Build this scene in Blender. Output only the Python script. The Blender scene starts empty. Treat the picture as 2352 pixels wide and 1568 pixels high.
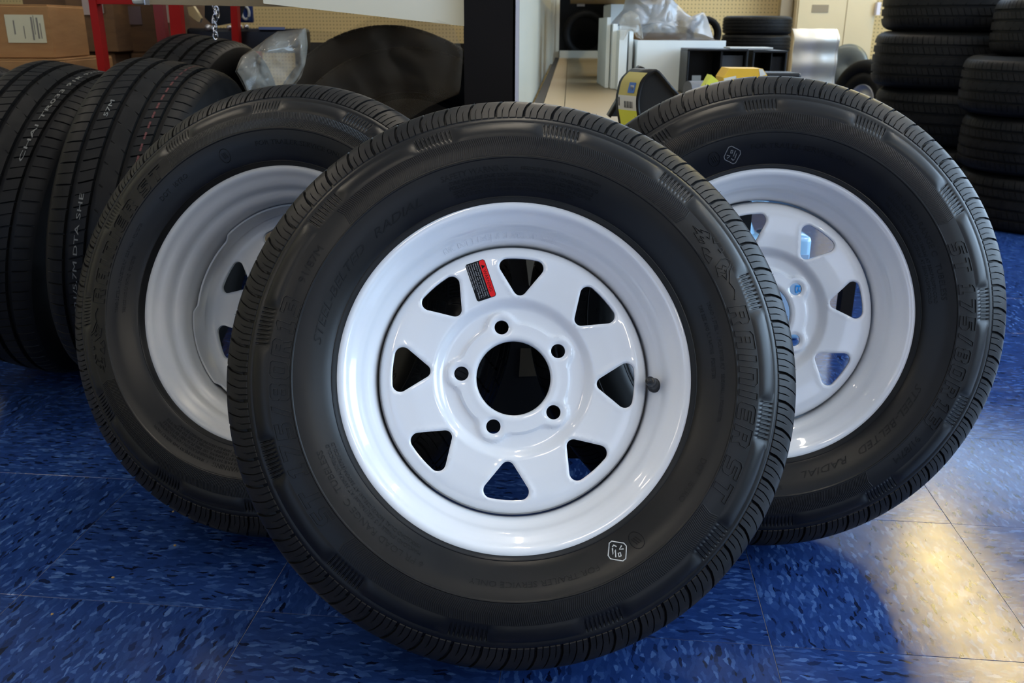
import bpy, bmesh, math, random
import numpy as np
from math import sin, cos, pi, radians, atan2, hypot
from mathutils import Vector, Matrix, noise
from mathutils.geometry import delaunay_2d_cdt

random.seed(7)
rng = np.random.default_rng(7)
sc = bpy.context.scene
COL = sc.collection

# ------------------------------------------------------------------ camera
F, PITCH, ROLL, CH = 2080.0, 0.334706, 0.006937, 0.67084
SENS = 22.3
cam_d = bpy.data.cameras.new('camera')
cam = bpy.data.objects.new('camera', cam_d)
COL.objects.link(cam)
_f = Vector((0, cos(PITCH), -sin(PITCH)))
_r0 = Vector((1, 0, 0))
_u0 = _r0.cross(_f)
CR = cos(ROLL) * _r0 + sin(ROLL) * _u0
CU = -sin(ROLL) * _r0 + cos(ROLL) * _u0
cam.matrix_world = Matrix(((CR.x, CU.x, -_f.x, 0), (CR.y, CU.y, -_f.y, 0), (CR.z, CU.z, -_f.z, CH), (0, 0, 0, 1)))
cam_d.sensor_fit = 'HORIZONTAL'
cam_d.sensor_width = SENS
cam_d.lens = F / 2352 * SENS
cam_d.clip_start = 0.05
cam_d.dof.use_dof = True
cam_d.dof.focus_distance = 0.98
cam_d.dof.aperture_fstop = 9.0
sc.camera = cam

RY = -0.09524                       # the shop's own axes, turned against the camera's


def room(x, y, z=0.0):
    c, s = cos(RY), sin(RY)
    return Vector((x * c - y * s, x * s + y * c, z))


# ------------------------------------------------------------------ light
sc.view_settings.view_transform = 'Standard'
sc.view_settings.look = 'None'
sc.view_settings.gamma = 1.0
sc.view_settings.use_curve_mapping = False
sc.view_settings.exposure = 0.07
sc.cycles.use_denoising = True
sc.cycles.max_bounces = 8
sc.cycles.diffuse_bounces = 3
sc.cycles.glossy_bounces = 4
sc.cycles.transparent_max_bounces = 16
sc.cycles.sample_clamp_indirect = 6.0
sc.cycles.caustics_reflective = False
sc.cycles.caustics_refractive = False

world = bpy.data.worlds.new('world')
sc.world = world
world.use_nodes = True
world.node_tree.nodes['Background'].inputs[0].default_value = (0.45, 0.62, 1.0, 1)
world.node_tree.nodes['Background'].inputs[1].default_value = 1.0


def area(name, pos, aim, sx, sy, power, color):
    l = bpy.data.lights.new(name, 'AREA')
    l.shape = 'RECTANGLE'
    l.size, l.size_y, l.energy, l.color = sx, sy, power, color
    o = bpy.data.objects.new(name, l)
    COL.objects.link(o)
    o.location = pos
    o.rotation_euler = (Vector(aim) - Vector(pos)).to_track_quat('-Z', 'Y').to_euler()
    return o


DAY = (0.55, 0.76, 1.0)
WARM = (1.0, 0.80, 0.50)
area('window_light_right', room(3.9, 1.9, 1.60), room(0, 1.9, 1.60), 6.0, 2.0, 320, DAY)
area('window_light_front_left', room(-1.9, -2.5, 1.2), room(-1.9, 3.0, 1.2), 2.4, 2.2, 8, DAY)
area('window_light_front_right', room(1.9, -2.5, 1.4), room(1.9, 3.0, 1.4), 1.6, 1.9, 9, (0.80, 0.88, 1.0))
area('window_light_back', room(1.95, 6.7, 2.25), room(1.95, 0, 2.25), 4.1, 1.2, 46, DAY)


# ------------------------------------------------------------------ materials
def mat(name, col=(0.5, 0.5, 0.5), rough=0.5, metal=0.0, coat=0.0, spec=0.5, emit=None, estr=0.0, crough=0.05):
    m = bpy.data.materials.new(name)
    m.use_nodes = True
    b = m.node_tree.nodes['Principled BSDF']
    b.inputs['Base Color'].default_value = (*col, 1)
    b.inputs['Roughness'].default_value = rough
    b.inputs['Metallic'].default_value = metal
    b.inputs['Coat Weight'].default_value = coat
    b.inputs['Coat Roughness'].default_value = crough
    b.inputs['Specular IOR Level'].default_value = spec
    if emit:
        b.inputs['Emission Color'].default_value = (*emit, 1)
        b.inputs['Emission Strength'].default_value = estr
    return m


def nd(m, t, **kw):
    n = m.node_tree.nodes.new(t)
    for k, v in kw.items():
        setattr(n, k, v)
    return n


def lk(m, a, b):
    m.node_tree.links.new(a, b)


def bsdf(m):
    return m.node_tree.nodes['Principled BSDF']


def ramp(m, fac, stops):
    r = nd(m, 'ShaderNodeValToRGB')
    e = r.color_ramp.elements
    while len(e) < len(stops):
        e.new(0.5)
    for el, (p, c) in zip(e, stops):
        el.position = p
        el.color = (*c, 1)
    lk(m, fac, r.inputs[0])
    return r


def noisy(m, scale, c0, c1, bump=0.0, detail=4.0, coord='Object', stretch=None, lo=0.3, hi=0.7, rough=None, bscale=None, bdist=0.001):
    """fine grain on a material: two close tones and a little relief"""
    tc = nd(m, 'ShaderNodeTexCoord')
    src = tc.outputs[coord]
    if stretch:
        mp = nd(m, 'ShaderNodeMapping')
        mp.inputs['Scale'].default_value = stretch
        lk(m, src, mp.inputs[0])
        src = mp.outputs[0]
    n = nd(m, 'ShaderNodeTexNoise')
    n.inputs['Scale'].default_value = scale
    n.inputs['Detail'].default_value = detail
    lk(m, src, n.inputs['Vector'])
    r = ramp(m, n.outputs[0], [(lo, c0), (hi, c1)])
    lk(m, r.outputs[0], bsdf(m).inputs['Base Color'])
    if rough:
        rr = nd(m, 'ShaderNodeMapRange')
        rr.inputs['To Min'].default_value, rr.inputs['To Max'].default_value = rough
        lk(m, n.outputs[0], rr.inputs[0])
        lk(m, rr.outputs[0], bsdf(m).inputs['Roughness'])
    if bump:
        n2 = nd(m, 'ShaderNodeTexNoise')
        n2.inputs['Scale'].default_value = bscale or scale * 3
        n2.inputs['Detail'].default_value = 3
        lk(m, src, n2.inputs['Vector'])
        b = nd(m, 'ShaderNodeBump')
        b.inputs['Strength'].default_value = bump
        b.inputs['Distance'].default_value = bdist
        lk(m, n2.outputs[0], b.inputs['Height'])
        lk(m, b.outputs[0], bsdf(m).inputs['Normal'])
    return m


M = {}
M['rubber'] = noisy(mat('tyre_rubber', rough=0.42, spec=0.30), 22, (0.0035, 0.0035, 0.0037), (0.0065, 0.0062, 0.006), bump=0.10, rough=(0.31, 0.44), bscale=900, bdist=0.0003)
M['rubber_inner'] = noisy(mat('tyre_inner_sidewall', rough=0.5, spec=0.18), 30, (0.0035, 0.0037, 0.0042), (0.008, 0.008, 0.008), bump=0.1, rough=(0.40, 0.56), bscale=700, bdist=0.0003)
M['tread'] = noisy(mat('tread_rubber', rough=0.45, spec=0.22), 40, (0.007, 0.007, 0.007), (0.013, 0.012, 0.0115), bump=0.1, rough=(0.35, 0.5), bscale=1200, bdist=0.0002)
M['lettering'] = mat('moulded_lettering', (0.011, 0.0105, 0.010), 0.38, spec=0.35)
M['car_tread'] = noisy(mat('car_tread_rubber', rough=0.5, spec=0.14), 40, (0.006, 0.006, 0.006), (0.011, 0.0105, 0.010), bump=0.1, rough=(0.42, 0.56), bscale=1200, bdist=0.0002)
M['car_rubber'] = noisy(mat('car_tyre_rubber', rough=0.6, spec=0.15), 30, (0.004, 0.004, 0.004), (0.007, 0.007, 0.007), rough=(0.5, 0.68))
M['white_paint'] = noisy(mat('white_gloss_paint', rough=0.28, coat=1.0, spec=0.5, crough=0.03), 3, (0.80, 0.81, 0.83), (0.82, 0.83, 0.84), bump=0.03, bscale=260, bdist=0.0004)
M['shaded_white'] = noisy(mat('white_matt_paint_shaded', rough=0.42, coat=0.35, crough=0.25), 4, (.42, .42, .41), (.47, .47, .46), bump=0.04, bscale=260, bdist=0.0004)  # white paint with the foremost wheel's shade put into its colour
M['black_plastic'] = mat('black_plastic', (0.008, 0.008, 0.009), 0.3)
M['valve_rubber'] = mat('valve_rubber', (0.012, 0.012, 0.012), 0.4)
M['stamp_white'] = mat('white_stamp_ink', (0.55, 0.55, 0.53), 0.6)
M['stamp_dim'] = mat('worn_stamp_ink', (.16, .16, .16), .6)
M['sticker_black'] = mat('sticker_black', (0.003, 0.003, 0.005), 0.5, spec=.15)
M['sticker_red'] = mat('sticker_red', (0.80, 0.010, 0.012), 0.5, spec=.2)
M['sticker_text'] = mat('sticker_text', (0.42, 0.42, 0.44), 0.5)


# ------------------------------------------------------------------ mesh helpers
def link(o, parent=None):
    COL.objects.link(o)
    if parent:
        o.parent = parent
    return o


def mesh_obj(name, verts, faces, m, parent=None, smooth=True, mats=None, fmat=None):
    me = bpy.data.meshes.new(name)
    if isinstance(verts, np.ndarray):
        verts = verts.tolist()
    if isinstance(faces, np.ndarray):
        faces = faces.tolist()
    me.from_pydata(verts, [], faces)
    for mm in (mats or [m]):
        me.materials.append(mm)
    if fmat is not None:
        me.polygons.foreach_set('material_index', np.asarray(fmat, dtype=np.int32))
    me.polygons.foreach_set('use_smooth', np.full(len(me.polygons), smooth))
    me.update()
    return link(bpy.data.objects.new(name, me), parent)


def sharp(o, deg=35):
    o.data.set_sharp_from_angle(angle=radians(deg))
    return o


def bm_obj(name, bm, m, parent=None, smooth=False, mats=None):
    me = bpy.data.meshes.new(name)
    bmesh.ops.recalc_face_normals(bm, faces=bm.faces)
    bm.to_mesh(me)
    bm.free()
    for mm in (mats or [m]):
        me.materials.append(mm)
    me.polygons.foreach_set('use_smooth', np.full(len(me.polygons), smooth))
    return link(bpy.data.objects.new(name, me), parent)


def box(bm, x0, x1, y0, y1, z0, z1, bev=0.0, mi=0, mtx=None):
    r = bmesh.ops.create_cube(bm, size=1)
    vs = r['verts']
    for v in vs:
        v.co = Vector(((x0 + x1) / 2 + v.co.x * (x1 - x0), (y0 + y1) / 2 + v.co.y * (y1 - y0), (z0 + z1) / 2 + v.co.z * (z1 - z0)))
    fs = {f for v in vs for f in v.link_faces}
    if bev:
        es = {e for v in vs for e in v.link_edges}
        rb = bmesh.ops.bevel(bm, geom=list(es), offset=bev, segments=2, affect='EDGES', profile=0.5)
        vs = list({v for f in rb['faces'] for v in f.verts} | {v for v in vs if v.is_valid})
        fs = {f for v in vs for f in v.link_faces}
    for f in fs:
        f.material_index = mi
    if mtx:
        for v in {v for f in fs for v in f.verts}:
            v.co = mtx @ v.co
    return vs


def box_obj(name, dims, m, parent=None, bev=0.0, mtx=None):
    bm = bmesh.new()
    box(bm, *dims, bev=bev, mtx=mtx)
    return bm_obj(name, bm, m, parent, smooth=False)


def empty(name, loc=(0, 0, 0), rot=(0, 0, 0)):
    o = bpy.data.objects.new(name, None)
    COL.objects.link(o)
    o.location = loc
    o.rotation_euler = rot
    return o


def tag(o, label=None, cat=None, group=None, kind=None):
    if label:
        o['label'] = label
    if cat:
        o['category'] = cat
    if group:
        o['group'] = group
    if kind:
        o['kind'] = kind
    return o


def dup(root, loc, rot, scale=1.0):
    r = root.copy()
    COL.objects.link(r)
    r.location, r.rotation_euler, r.scale = loc, rot, (scale,) * 3
    for k in list(r.keys()):
        if k in ('label', 'group'):
            del r[k]
    for ch in root.children:
        c = ch.copy()
        COL.objects.link(c)
        c.parent = r
        for g in ch.children:
            d = g.copy()
            COL.objects.link(d)
            d.parent = c
    return r


def revolve(name, prof, m, parent=None, n=192, closed=False, smooth=True, fmat=None, mats=None):
    P = np.array(prof)
    k = len(P)
    a = np.linspace(0, 2 * pi, n, endpoint=False)
    V = np.stack([np.outer(np.cos(a), P[:, 0]), np.outer(np.sin(a), P[:, 0]), np.tile(P[:, 1], (n, 1))], -1).reshape(-1, 3)
    fs, fm = [], []
    for i in range(n):
        i2 = (i + 1) % n
        for j in range(k if closed else k - 1):
            j2 = (j + 1) % k
            fs.append((i * k + j, i2 * k + j, i2 * k + j2, i * k + j2))
            if fmat:
                fm.append(fmat[j])
    return mesh_obj(name, V, fs, m, parent, smooth, mats=mats, fmat=fm or None)


def tube(bm, pts, r, seg=6, closed=False):
    pts = [Vector(p) for p in pts]
    rings = []
    n = len(pts)
    for i, p in enumerate(pts):
        a = pts[(i - 1) % n] if (closed or i > 0) else p
        b = pts[(i + 1) % n] if (closed or i < n - 1) else p
        t = (b - a).normalized()
        up = Vector((0, 0, 1)) if abs(t.z) < 0.9 else Vector((1, 0, 0))
        s = t.cross(up).normalized()
        u = s.cross(t)
        rings.append([bm.verts.new(p + r * (cos(2 * pi * k / seg) * s + sin(2 * pi * k / seg) * u)) for k in range(seg)])
    for i in range(n if closed else n - 1):
        A, B = rings[i], rings[(i + 1) % n]
        for k in range(seg):
            bm.faces.new((A[k], A[(k + 1) % seg], B[(k + 1) % seg], B[k]))
    if not closed:
        bm.faces.new(rings[0])
        bm.faces.new(rings[-1][::-1])


def at(x, y, Y):
    """the place at distance Y in front of the camera's foot that stands at pixel x, y of the 2352 x 1568 frame"""
    d = _f + (x - 1176) / F * CR + (784 - y) / F * CU
    t = Y / d.y
    return Vector((0, 0, CH)) + d * t


# ------------------------------------------------------------------ trailer tyre profile
SIDE = [(.1725, .050), (.181, .0555), (.1872, .0640), (.1886, .0686), (.1898, .0704), (.1906, .0702), (.1914, .0710), (.1950, .0735), (.199, .0758), (.205, .0788),
        (.2105, .0818), (.2165, .0842), (.222, .0858), (.2266, .0868), (.2274, .0878), (.2284, .0880), (.2292, .0872), (.236, .0874), (.243, .0868), (.2515, .0850)]
SIDE_R = np.array([p[0] for p in SIDE])
SIDE_Z = np.array([p[1] for p in SIDE])
UP = [(.2515, .0850), (.2555, .0838), (.2600, .0820), (.2645, .0800), (.2690, .0775), (.2705, .0772), (.2722, .0768), (.2738, .0755), (.2748, .0745)]
TR = [(.2748, .0745), (.2762, .0742), (.2800, .0722), (.2850, .0692), (.2900, .0660), (.2945, .0628), (.2980, .0595), (.3003, .0560), (.3018, .0520), (.3028, .0470), (.3034, .0420),
      (.3037, .0385), (.3038, .0375), (.3039, .0335), (.3040, .0325), (.3044, .0240), (.3047, .0150), (.3047, .0140), (.3048, .0100), (.3048, .0090), (.3050, 0.0)]


def side_z(r):
    return np.interp(r, np.append(SIDE_R, [p[0] for p in UP[1:]]), np.append(SIDE_Z, [p[1] for p in UP[1:]]))


def cw(deg):
    """angle read clockwise from the top of the wheel"""
    return radians(90 - deg)


def grid_faces(n, k, wrap=True, flip=False):
    i = np.arange(n if wrap else n - 1)[:, None]
    j = np.arange(k - 1)[None]
    i2 = (i + 1) % n
    f = np.stack([i * k + j, i2 * k + j, i2 * k + j + 1, i * k + j + 1], -1).reshape(-1, 4)
    return f[:, ::-1] if flip else f


def strip(phis, rz, depth_fn, flip, shear=None):
    """a surface swept over the angles phis along the profile rz, pushed in by depth_fn(i_phi, s)"""
    P = np.array(rz)
    d = np.gradient(P, axis=0)
    nrm = np.stack([-d[:, 1], d[:, 0]], -1)
    nrm /= np.linalg.norm(nrm, axis=1)[:, None]
    n, k = len(phis), len(P)
    D = depth_fn()                                     # n x k, positive outwards
    rr = P[None, :, 0] + D * nrm[None, :, 0]
    zz = P[None, :, 1] + D * nrm[None, :, 1]
    ph = phis[:, None] + (shear[None] if shear is not None else 0)
    V = np.stack([rr * np.cos(ph), rr * np.sin(ph), zz + 0 * ph], -1).reshape(-1, 3)
    return V, grid_faces(n, k, True, flip)


def join_parts(parts):
    V, Fc, FM, off = [], [], [], 0
    for v, f, mi in parts:
        V.append(v)
        Fc.append(np.asarray(f) + off)
        FM += [mi] * len(f)
        off += len(v)
    return np.concatenate(V), np.concatenate(Fc), FM


def pitches(n):
    seq = [0.94, 1.0, 1.07, 1.0, 0.94, 1.07, 1.0]
    w = np.array([seq[(i * 3 + i // 7) % 7] for i in range(n)])
    e = np.concatenate([[0], np.cumsum(w)])
    return e / e[-1] * 2 * pi


def trailer_tread():
    NP = 62
    edges = pitches(NP)
    feats = [(0.0, 0.046, 'slot'), (0.27, 0.012, 'sipe'), (0.53, 0.013, 'long'), (0.77, 0.012, 'sipe')]
    u, kind = [], []
    e = 0.010
    for c, h, kd in feats:
        for off, g in ((-h - e, 0), (-h, 1), (h, 1), (h + e, 0)):
            u.append((c + off) % 1.0)
            kind.append((kd, g))
        u.append(c + (0.125 if kd != 'slot' else 0.14))
        kind.append((None, 0))
    order = np.argsort(u)
    u = np.array(u)[order]
    kind = [kind[i] for i in order]
    phis, kinds = [], []
    for i in range(NP):
        a, b = edges[i], edges[i + 1]
        phis += list(a + (b - a) * u)
        kinds += kind
    phis = np.array(phis)
    rz = np.array(UP[-1:] + TR[1:-1] + TR[-1:])
    seg = np.hypot(*np.diff(rz, axis=0).T)
    s = np.concatenate([[0], np.cumsum(seg)])
    # circumferential grooves
    z = rz[:, 1]
    groove = ((z <= .0376) & (z >= .0334)) | ((z <= .0141) & (z >= .0099))

    def depth():
        D = np.zeros((len(phis), len(s)))
        D[:, 0] = -0.0010
        for i, (kd, g) in enumerate(kinds):
            if g and kd == 'slot':
                D[i, (s > 0.0005) & (s < 0.021)] = -0.0042
                D[i, (s > 0.006) & (s < 0.017)] = -0.0062
                D[i, s >= 0.021] = -0.003
            elif g and kd == 'sipe':
                D[i, (s > 0.0005) & (s < 0.0165)] = -0.0026
            elif g and kd == 'long':
                D[i, (s > 0.0005) & (s < 0.030)] = -0.0028
        D[:, groove] = -0.0055
        return D
    # grooves lean clockwise towards the crown, more so the further they go
    shear = -np.interp(s, [0, 0.012, 0.022, 0.034, 0.072], [0, .004, .016, .036, .07])
    A = strip(phis, rz, depth, True, shear)
    return A, phis


def trailer_upper():
    """outer sidewall: twelve smooth pads and, between them, recessed fields of comb teeth"""
    NZ = 12
    phis, code = [], []
    for zc in range(NZ):
        base = cw(11.2 + 30 * zc)
        loc = []
        loc += [(t, 'pad', 0) for t in np.linspace(-15, -7.6, 8)[:-1]]
        loc += [(-7.6, 'edge', 1), (-6.6, 'edge', .9), (-5.8, 'edge', .62), (-5.1, 'edge', .22), (-4.6, 'zone', 0)]
        nt = 9
        for q in range(nt):
            c = -4.0 + q * 1.0
            loc += [(c - .24, 'zone', 0), (c - .10, 'tooth', 1), (c + .10, 'tooth', 1), (c + .24, 'zone', 0)]
        loc += [(4.6, 'zone', 0), (5.1, 'edge', .22), (5.8, 'edge', .62), (6.6, 'edge', .9), (7.6, 'edge', 1)]
        loc += [(t, 'pad', 0) for t in np.linspace(7.6, 15, 8)[1:-1]]
        for t, k, g in loc:
            phis.append(base - radians(t))
            code.append((k, g, t))
    phis = np.array(phis)
    rz = []
    for a, b in zip(UP[:-1], UP[1:]):
        rz += [a, ((a[0] + b[0]) / 2, (a[1] + b[1]) / 2)] if a[0] < .269 else [a]
    rz.append(UP[-1])
    rz = np.array(rz)
    t = (rz[:, 0] - .2515) / (.2690 - .2515)
    bulge = np.where(t < 1, np.clip(np.sin(np.clip(t, 0, 1) * pi), 0, 1) ** .7, 0)
    zone = np.where((t > .12) & (t < .97), 1.0, 0)

    def depth():
        D = np.zeros((len(phis), len(rz)))
        for i, (k, g, a) in enumerate(code):
            if k == 'pad':
                D[i] = bulge * .0017
            elif k == 'edge':
                D[i] = bulge * .0017 * g
            elif k == 'zone':
                D[i] = -.0004 * zone
            else:
                D[i] = -.0004 * zone - .0017 * np.where((t > .22) & (t < .97), np.interp(t, [.22, .6, .97], [.35, .8, 1]), 0)
        return D
    return strip(phis, rz, depth, True)


def mirror(part):
    v, f, mi = part
    v2 = v.copy()
    v2[:, 2] *= -1
    v2[:, 0] *= -1                                    # turned over, so that it reads the same from either face
    return v2, f, mi


def build_tyre_mesh():
    n = 256
    a = np.linspace(0, 2 * pi, n, endpoint=False)[::-1]
    P = np.array(SIDE)
    V = np.stack([np.outer(np.cos(a), P[:, 0]), np.outer(np.sin(a), P[:, 0]), np.tile(P[:, 1], (n, 1))], -1).reshape(-1, 3)
    Fs = grid_faces(n, len(P))
    nin = 12
    body = (V, Fs, 0)
    (tv, tf), _ = trailer_tread()
    uv_, uf = trailer_upper()
    parts = [(V, Fs, 0), (tv, tf, 1), (uv_, uf, 0)]
    parts += [mirror(p) for p in parts]
    # the hollow inside
    IN = np.array([(.1725, .050), (.178, .046), (.2, .070), (.235, .080), (.27, .068), (.288, .045), (.292, 0), (.288, -.045), (.27, -.068), (.235, -.080), (.2, -.070), (.178, -.046), (.1725, -.050)])
    n2 = 96
    a = np.linspace(0, 2 * pi, n2, endpoint=False)
    V2 = np.stack([np.outer(np.cos(a), IN[:, 0]), np.outer(np.sin(a), IN[:, 0]), np.tile(IN[:, 1], (n2, 1))], -1).reshape(-1, 3)
    parts.append((V2, grid_faces(n2, len(IN)), 0))
    return join_parts(parts)


TV, TF, TM = build_tyre_mesh()
tyre_me = bpy.data.meshes.new('tyre')
tyre_me.from_pydata(TV.tolist(), [], TF.tolist())
tyre_me.materials.append(M['rubber'])
tyre_me.materials.append(M['tread'])
tyre_me.polygons.foreach_set('material_index', np.array(TM, dtype=np.int32))
tyre_me.polygons.foreach_set('use_smooth', np.ones(len(tyre_me.polygons), dtype=bool))
tyre_me.update()
tyre_me.set_sharp_from_angle(angle=radians(32))


# chevron rib band: 0.228 < r < 0.2515, outside the two lettered arcs
def rib_band():
    V, Fc = [], []
    arcs = ((313, 408), (126, 226))
    for a0, a1 in arcs:
        step = 0.50
        k = int((a1 - a0) / step)
        for i in range(k):
            a = a0 + i * step
            rr = [.2304, .2345, .2385, .2420, .2508]
            dd = [-0.42, -0.10, 0.20, 0.40, -0.05]
            base = len(V)
            for r, d in zip(rr, dd):
                for off, h in ((-.17, 0), (-.05, .00075), (.08, .00075), (.20, 0)):
                    ph = cw(a + d + off)
                    V.append((r * cos(ph), r * sin(ph), float(side_z(r)) + h - .00005))
            for q in range(4):
                for w in range(3):
                    b = base + q * 4 + w
                    Fc.append((b, b + 4, b + 5, b + 1))
    return V, Fc


RV, RF_ = rib_band()
rib_me = bpy.data.meshes.new('rib_band')
rib_me.from_pydata(RV, [], RF_)
rib_me.materials.append(M['lettering'])
rib_me.update()

# ------------------------------------------------------------------ lettering
G = {
    'R': [[(0, 0), (0, 1), (.6, 1), (.75, .85), (.75, .5), (.65, .4), (.80, 0), (.52, 0), (.42, .33), (.25, .33), (.25, 0)], [(.25, .55), (.25, .78), (.5, .78), (.5, .55)]],
    'A': [[(0, 0), (0, .85), (.15, 1), (.75, 1), (.75, 0), (.5, 0), (.5, .3), (.25, .3), (.25, 0)], [(.25, .52), (.25, .78), (.5, .78), (.5, .52)]],
    'I': [[(0, 0), (0, 1), (.25, 1), (.25, 0)]],
    'N': [[(0, 0), (0, 1), (.6, 1), (.75, .85), (.75, 0), (.5, 0), (.5, .77), (.25, .77), (.25, 0)]],
    'E': [[(.15, 0), (0, .15), (0, .85), (.15, 1), (.72, 1), (.72, .78), (.25, .78), (.25, .61), (.68, .61), (.68, .4), (.25, .4), (.25, .22), (.72, .22), (.72, 0)]],
    'S': [[(0, 0), (0, .22), (.5, .22), (.5, .39), (.15, .39), (0, .52), (0, .85), (.15, 1), (.75, 1), (.75, .78), (.25, .78), (.25, .61), (.6, .61), (.75, .48), (.75, .15), (.6, 0)]],
    'T': [[(.27, 0), (.27, .78), (0, .78), (0, 1), (.8, 1), (.8, .78), (.53, .78), (.53, 0)]],
    '1': [[(.1, 0), (.1, .22), (.25, .22), (.25, .72), (.1, .72), (.1, .85), (.3, 1), (.5, 1), (.5, .22), (.65, .22), (.65, 0)]],
    '7': [[(0, .78), (0, 1), (.72, 1), (.72, .8), (.38, 0), (.1, 0), (.44, .78)]],
    '5': [[(0, 0), (0, .22), (.5, .22), (.5, .4), (0, .4), (0, 1), (.7, 1), (.7, .78), (.25, .78), (.25, .62), (.6, .62), (.75, .48), (.75, .15), (.6, 0)]],
    '/': [[(0, 0), (.3, 1), (.52, 1), (.22, 0)]],
    '8': [[(.12, 0), (0, .12), (0, .42), (.08, .5), (0, .58), (0, .88), (.12, 1), (.63, 1), (.75, .88), (.75, .58), (.67, .5), (.75, .42), (.75, .12), (.63, 0)],
          [(.25, .2), (.25, .4), (.5, .4), (.5, .2)], [(.25, .6), (.25, .8), (.5, .8), (.5, .6)]],
    '0': [[(.12, 0), (0, .12), (0, .88), (.12, 1), (.63, 1), (.75, .88), (.75, .12), (.63, 0)], [(.25, .22), (.25, .78), (.5, .78), (.5, .22)]],
    '3': [[(0, 0), (0, .22), (.5, .22), (.5, .4), (.2, .4), (.2, .6), (.5, .6), (.5, .78), (0, .78), (0, 1), (.63, 1), (.75, .88), (.75, .58), (.67, .5), (.75, .42), (.75, .12), (.63, 0)]],
}
GW = {'R': .8, 'A': .75, 'I': .25, 'N': .75, 'E': .72, 'S': .75, 'T': .8, '1': .65, '7': .72, '5': .75, '/': .52, '8': .75, '0': .75, '3': .75, ' ': .45}


def ridge_line(V, Fc, pts, closed, w, h, surf):
    """a small raised bead along a polyline given as (angle, radius)"""
    out = []
    n = len(pts)
    for i in range(n if closed else n - 1):
        a, b = np.array(pts[i]), np.array(pts[(i + 1) % n])
        L = hypot((b[0] - a[0]) * .24, b[1] - a[1])
        k = max(1, int(L / .004))
        for q in range(k):
            out.append(a + (b - a) * q / k)
    if not closed:
        out.append(np.array(pts[-1]))
    n = len(out)
    base = len(V)
    for i in range(n):
        p = out[i]
        a = out[(i - 1) % n] if (closed or i > 0) else p
        b = out[(i + 1) % n] if (closed or i < n - 1) else p
        t = np.array([(b[0] - a[0]) * p[1], b[1] - a[1]])
        L = np.linalg.norm(t) or 1
        nx, ny = -t[1] / L, t[0] / L
        for off, hh in ((-1, -.0001), (-.45, h), (.45, h), (1, -.0001)):
            r = p[1] + ny * off * w
            ph = p[0] + nx * off * w / p[1]
            V.append((r * cos(ph), r * sin(ph), surf(r) + hh))
    for i in range(n if closed else n - 1):
        for q in range(3):
            a, b = base + i * 4 + q, base + ((i + 1) % n) * 4 + q
            Fc.append((a, a + 1, b + 1, b))


def outline_text(V, Fc, txt, deg0, deg1, r0, hgt, shear=.12, w=.0005, h=.0010):
    tot = sum(GW[c] for c in txt) + .26 * (len(txt) - 1)
    adv = radians(deg1 - deg0) / tot
    x = 0
    for c in txt:
        for loop in G.get(c, []):
            pts = [(cw(deg0) - (x + gx + shear * (gy - .5)) * adv, r0 + gy * hgt) for gx, gy in loop]
            ridge_line(V, Fc, pts, True, w, h, lambda r: float(side_z(r)))
        x += GW[c] + .26


def flat_text(txt, deg0, deg1, r0, hgt, surf, h=.0004, shear=0.0, radial=True, mtx=None, fit=None):
    """moulded words bent round the wheel; returns vertices and faces"""
    cu = bpy.data.curves.new('t', 'FONT')
    cu.body = txt
    cu.size = 1.0
    cu.resolution_u = 2
    cu.extrude = 0.5
    cu.shear = shear
    o = bpy.data.objects.new('t', cu)
    COL.objects.link(o)
    bpy.context.view_layer.update()
    me = bpy.data.meshes.new_from_object(o.evaluated_get(bpy.context.evaluated_depsgraph_get()))
    V = np.array([v.co[:] for v in me.vertices])
    Fc = [tuple(p.vertices) for p in me.polygons]
    bpy.data.objects.remove(o)
    bpy.data.curves.remove(cu)
    bpy.data.meshes.remove(me)
    x0, x1 = V[:, 0].min(), V[:, 0].max()
    u = (V[:, 0] - x0) / (x1 - x0)
    y = V[:, 1] / .72
    if not radial:
        return u, y, V[:, 2], Fc, (x1 - x0)
    ph = np.array([cw(deg0)]) - radians(deg1 - deg0) * u
    r = r0 + y * hgt
    z = surf(r) + np.where(V[:, 2] > 0, h, -.0002)
    return np.stack([r * np.cos(ph), r * np.sin(ph), z], -1), Fc


def collect(items):
    V, Fc, off = [], [], 0
    for v, f in items:
        V += [tuple(p) for p in np.asarray(v).tolist()]
        Fc += [tuple(i + off for i in q) for q in f]
        off = len(V)
    return V, Fc


def px_pol(X, Y):
    """a point of the front wheel's sidewall (photo pixel) as angle and radius"""
    dx, dy = X - 1181, 869 - Y
    rp = hypot(dx, dy)
    r = rp / 2252
    return atan2(dy, dx), r


# large outline lettering
LV, LF = [], []
SV, SF = [], []
EV, EF = [], []
outline_text(LV, LF, 'RAINIER', 73.6, 108.6, .2306, .0195)
outline_text(LV, LF, 'ST', 112.0, 122.3, .2306, .0195)
outline_text(SV, SF, 'ST', 232.2, 241.2, .2306, .0195)
outline_text(SV, SF, '175/80R13', 244.5, 289.0, .2306, .0195)
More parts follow.
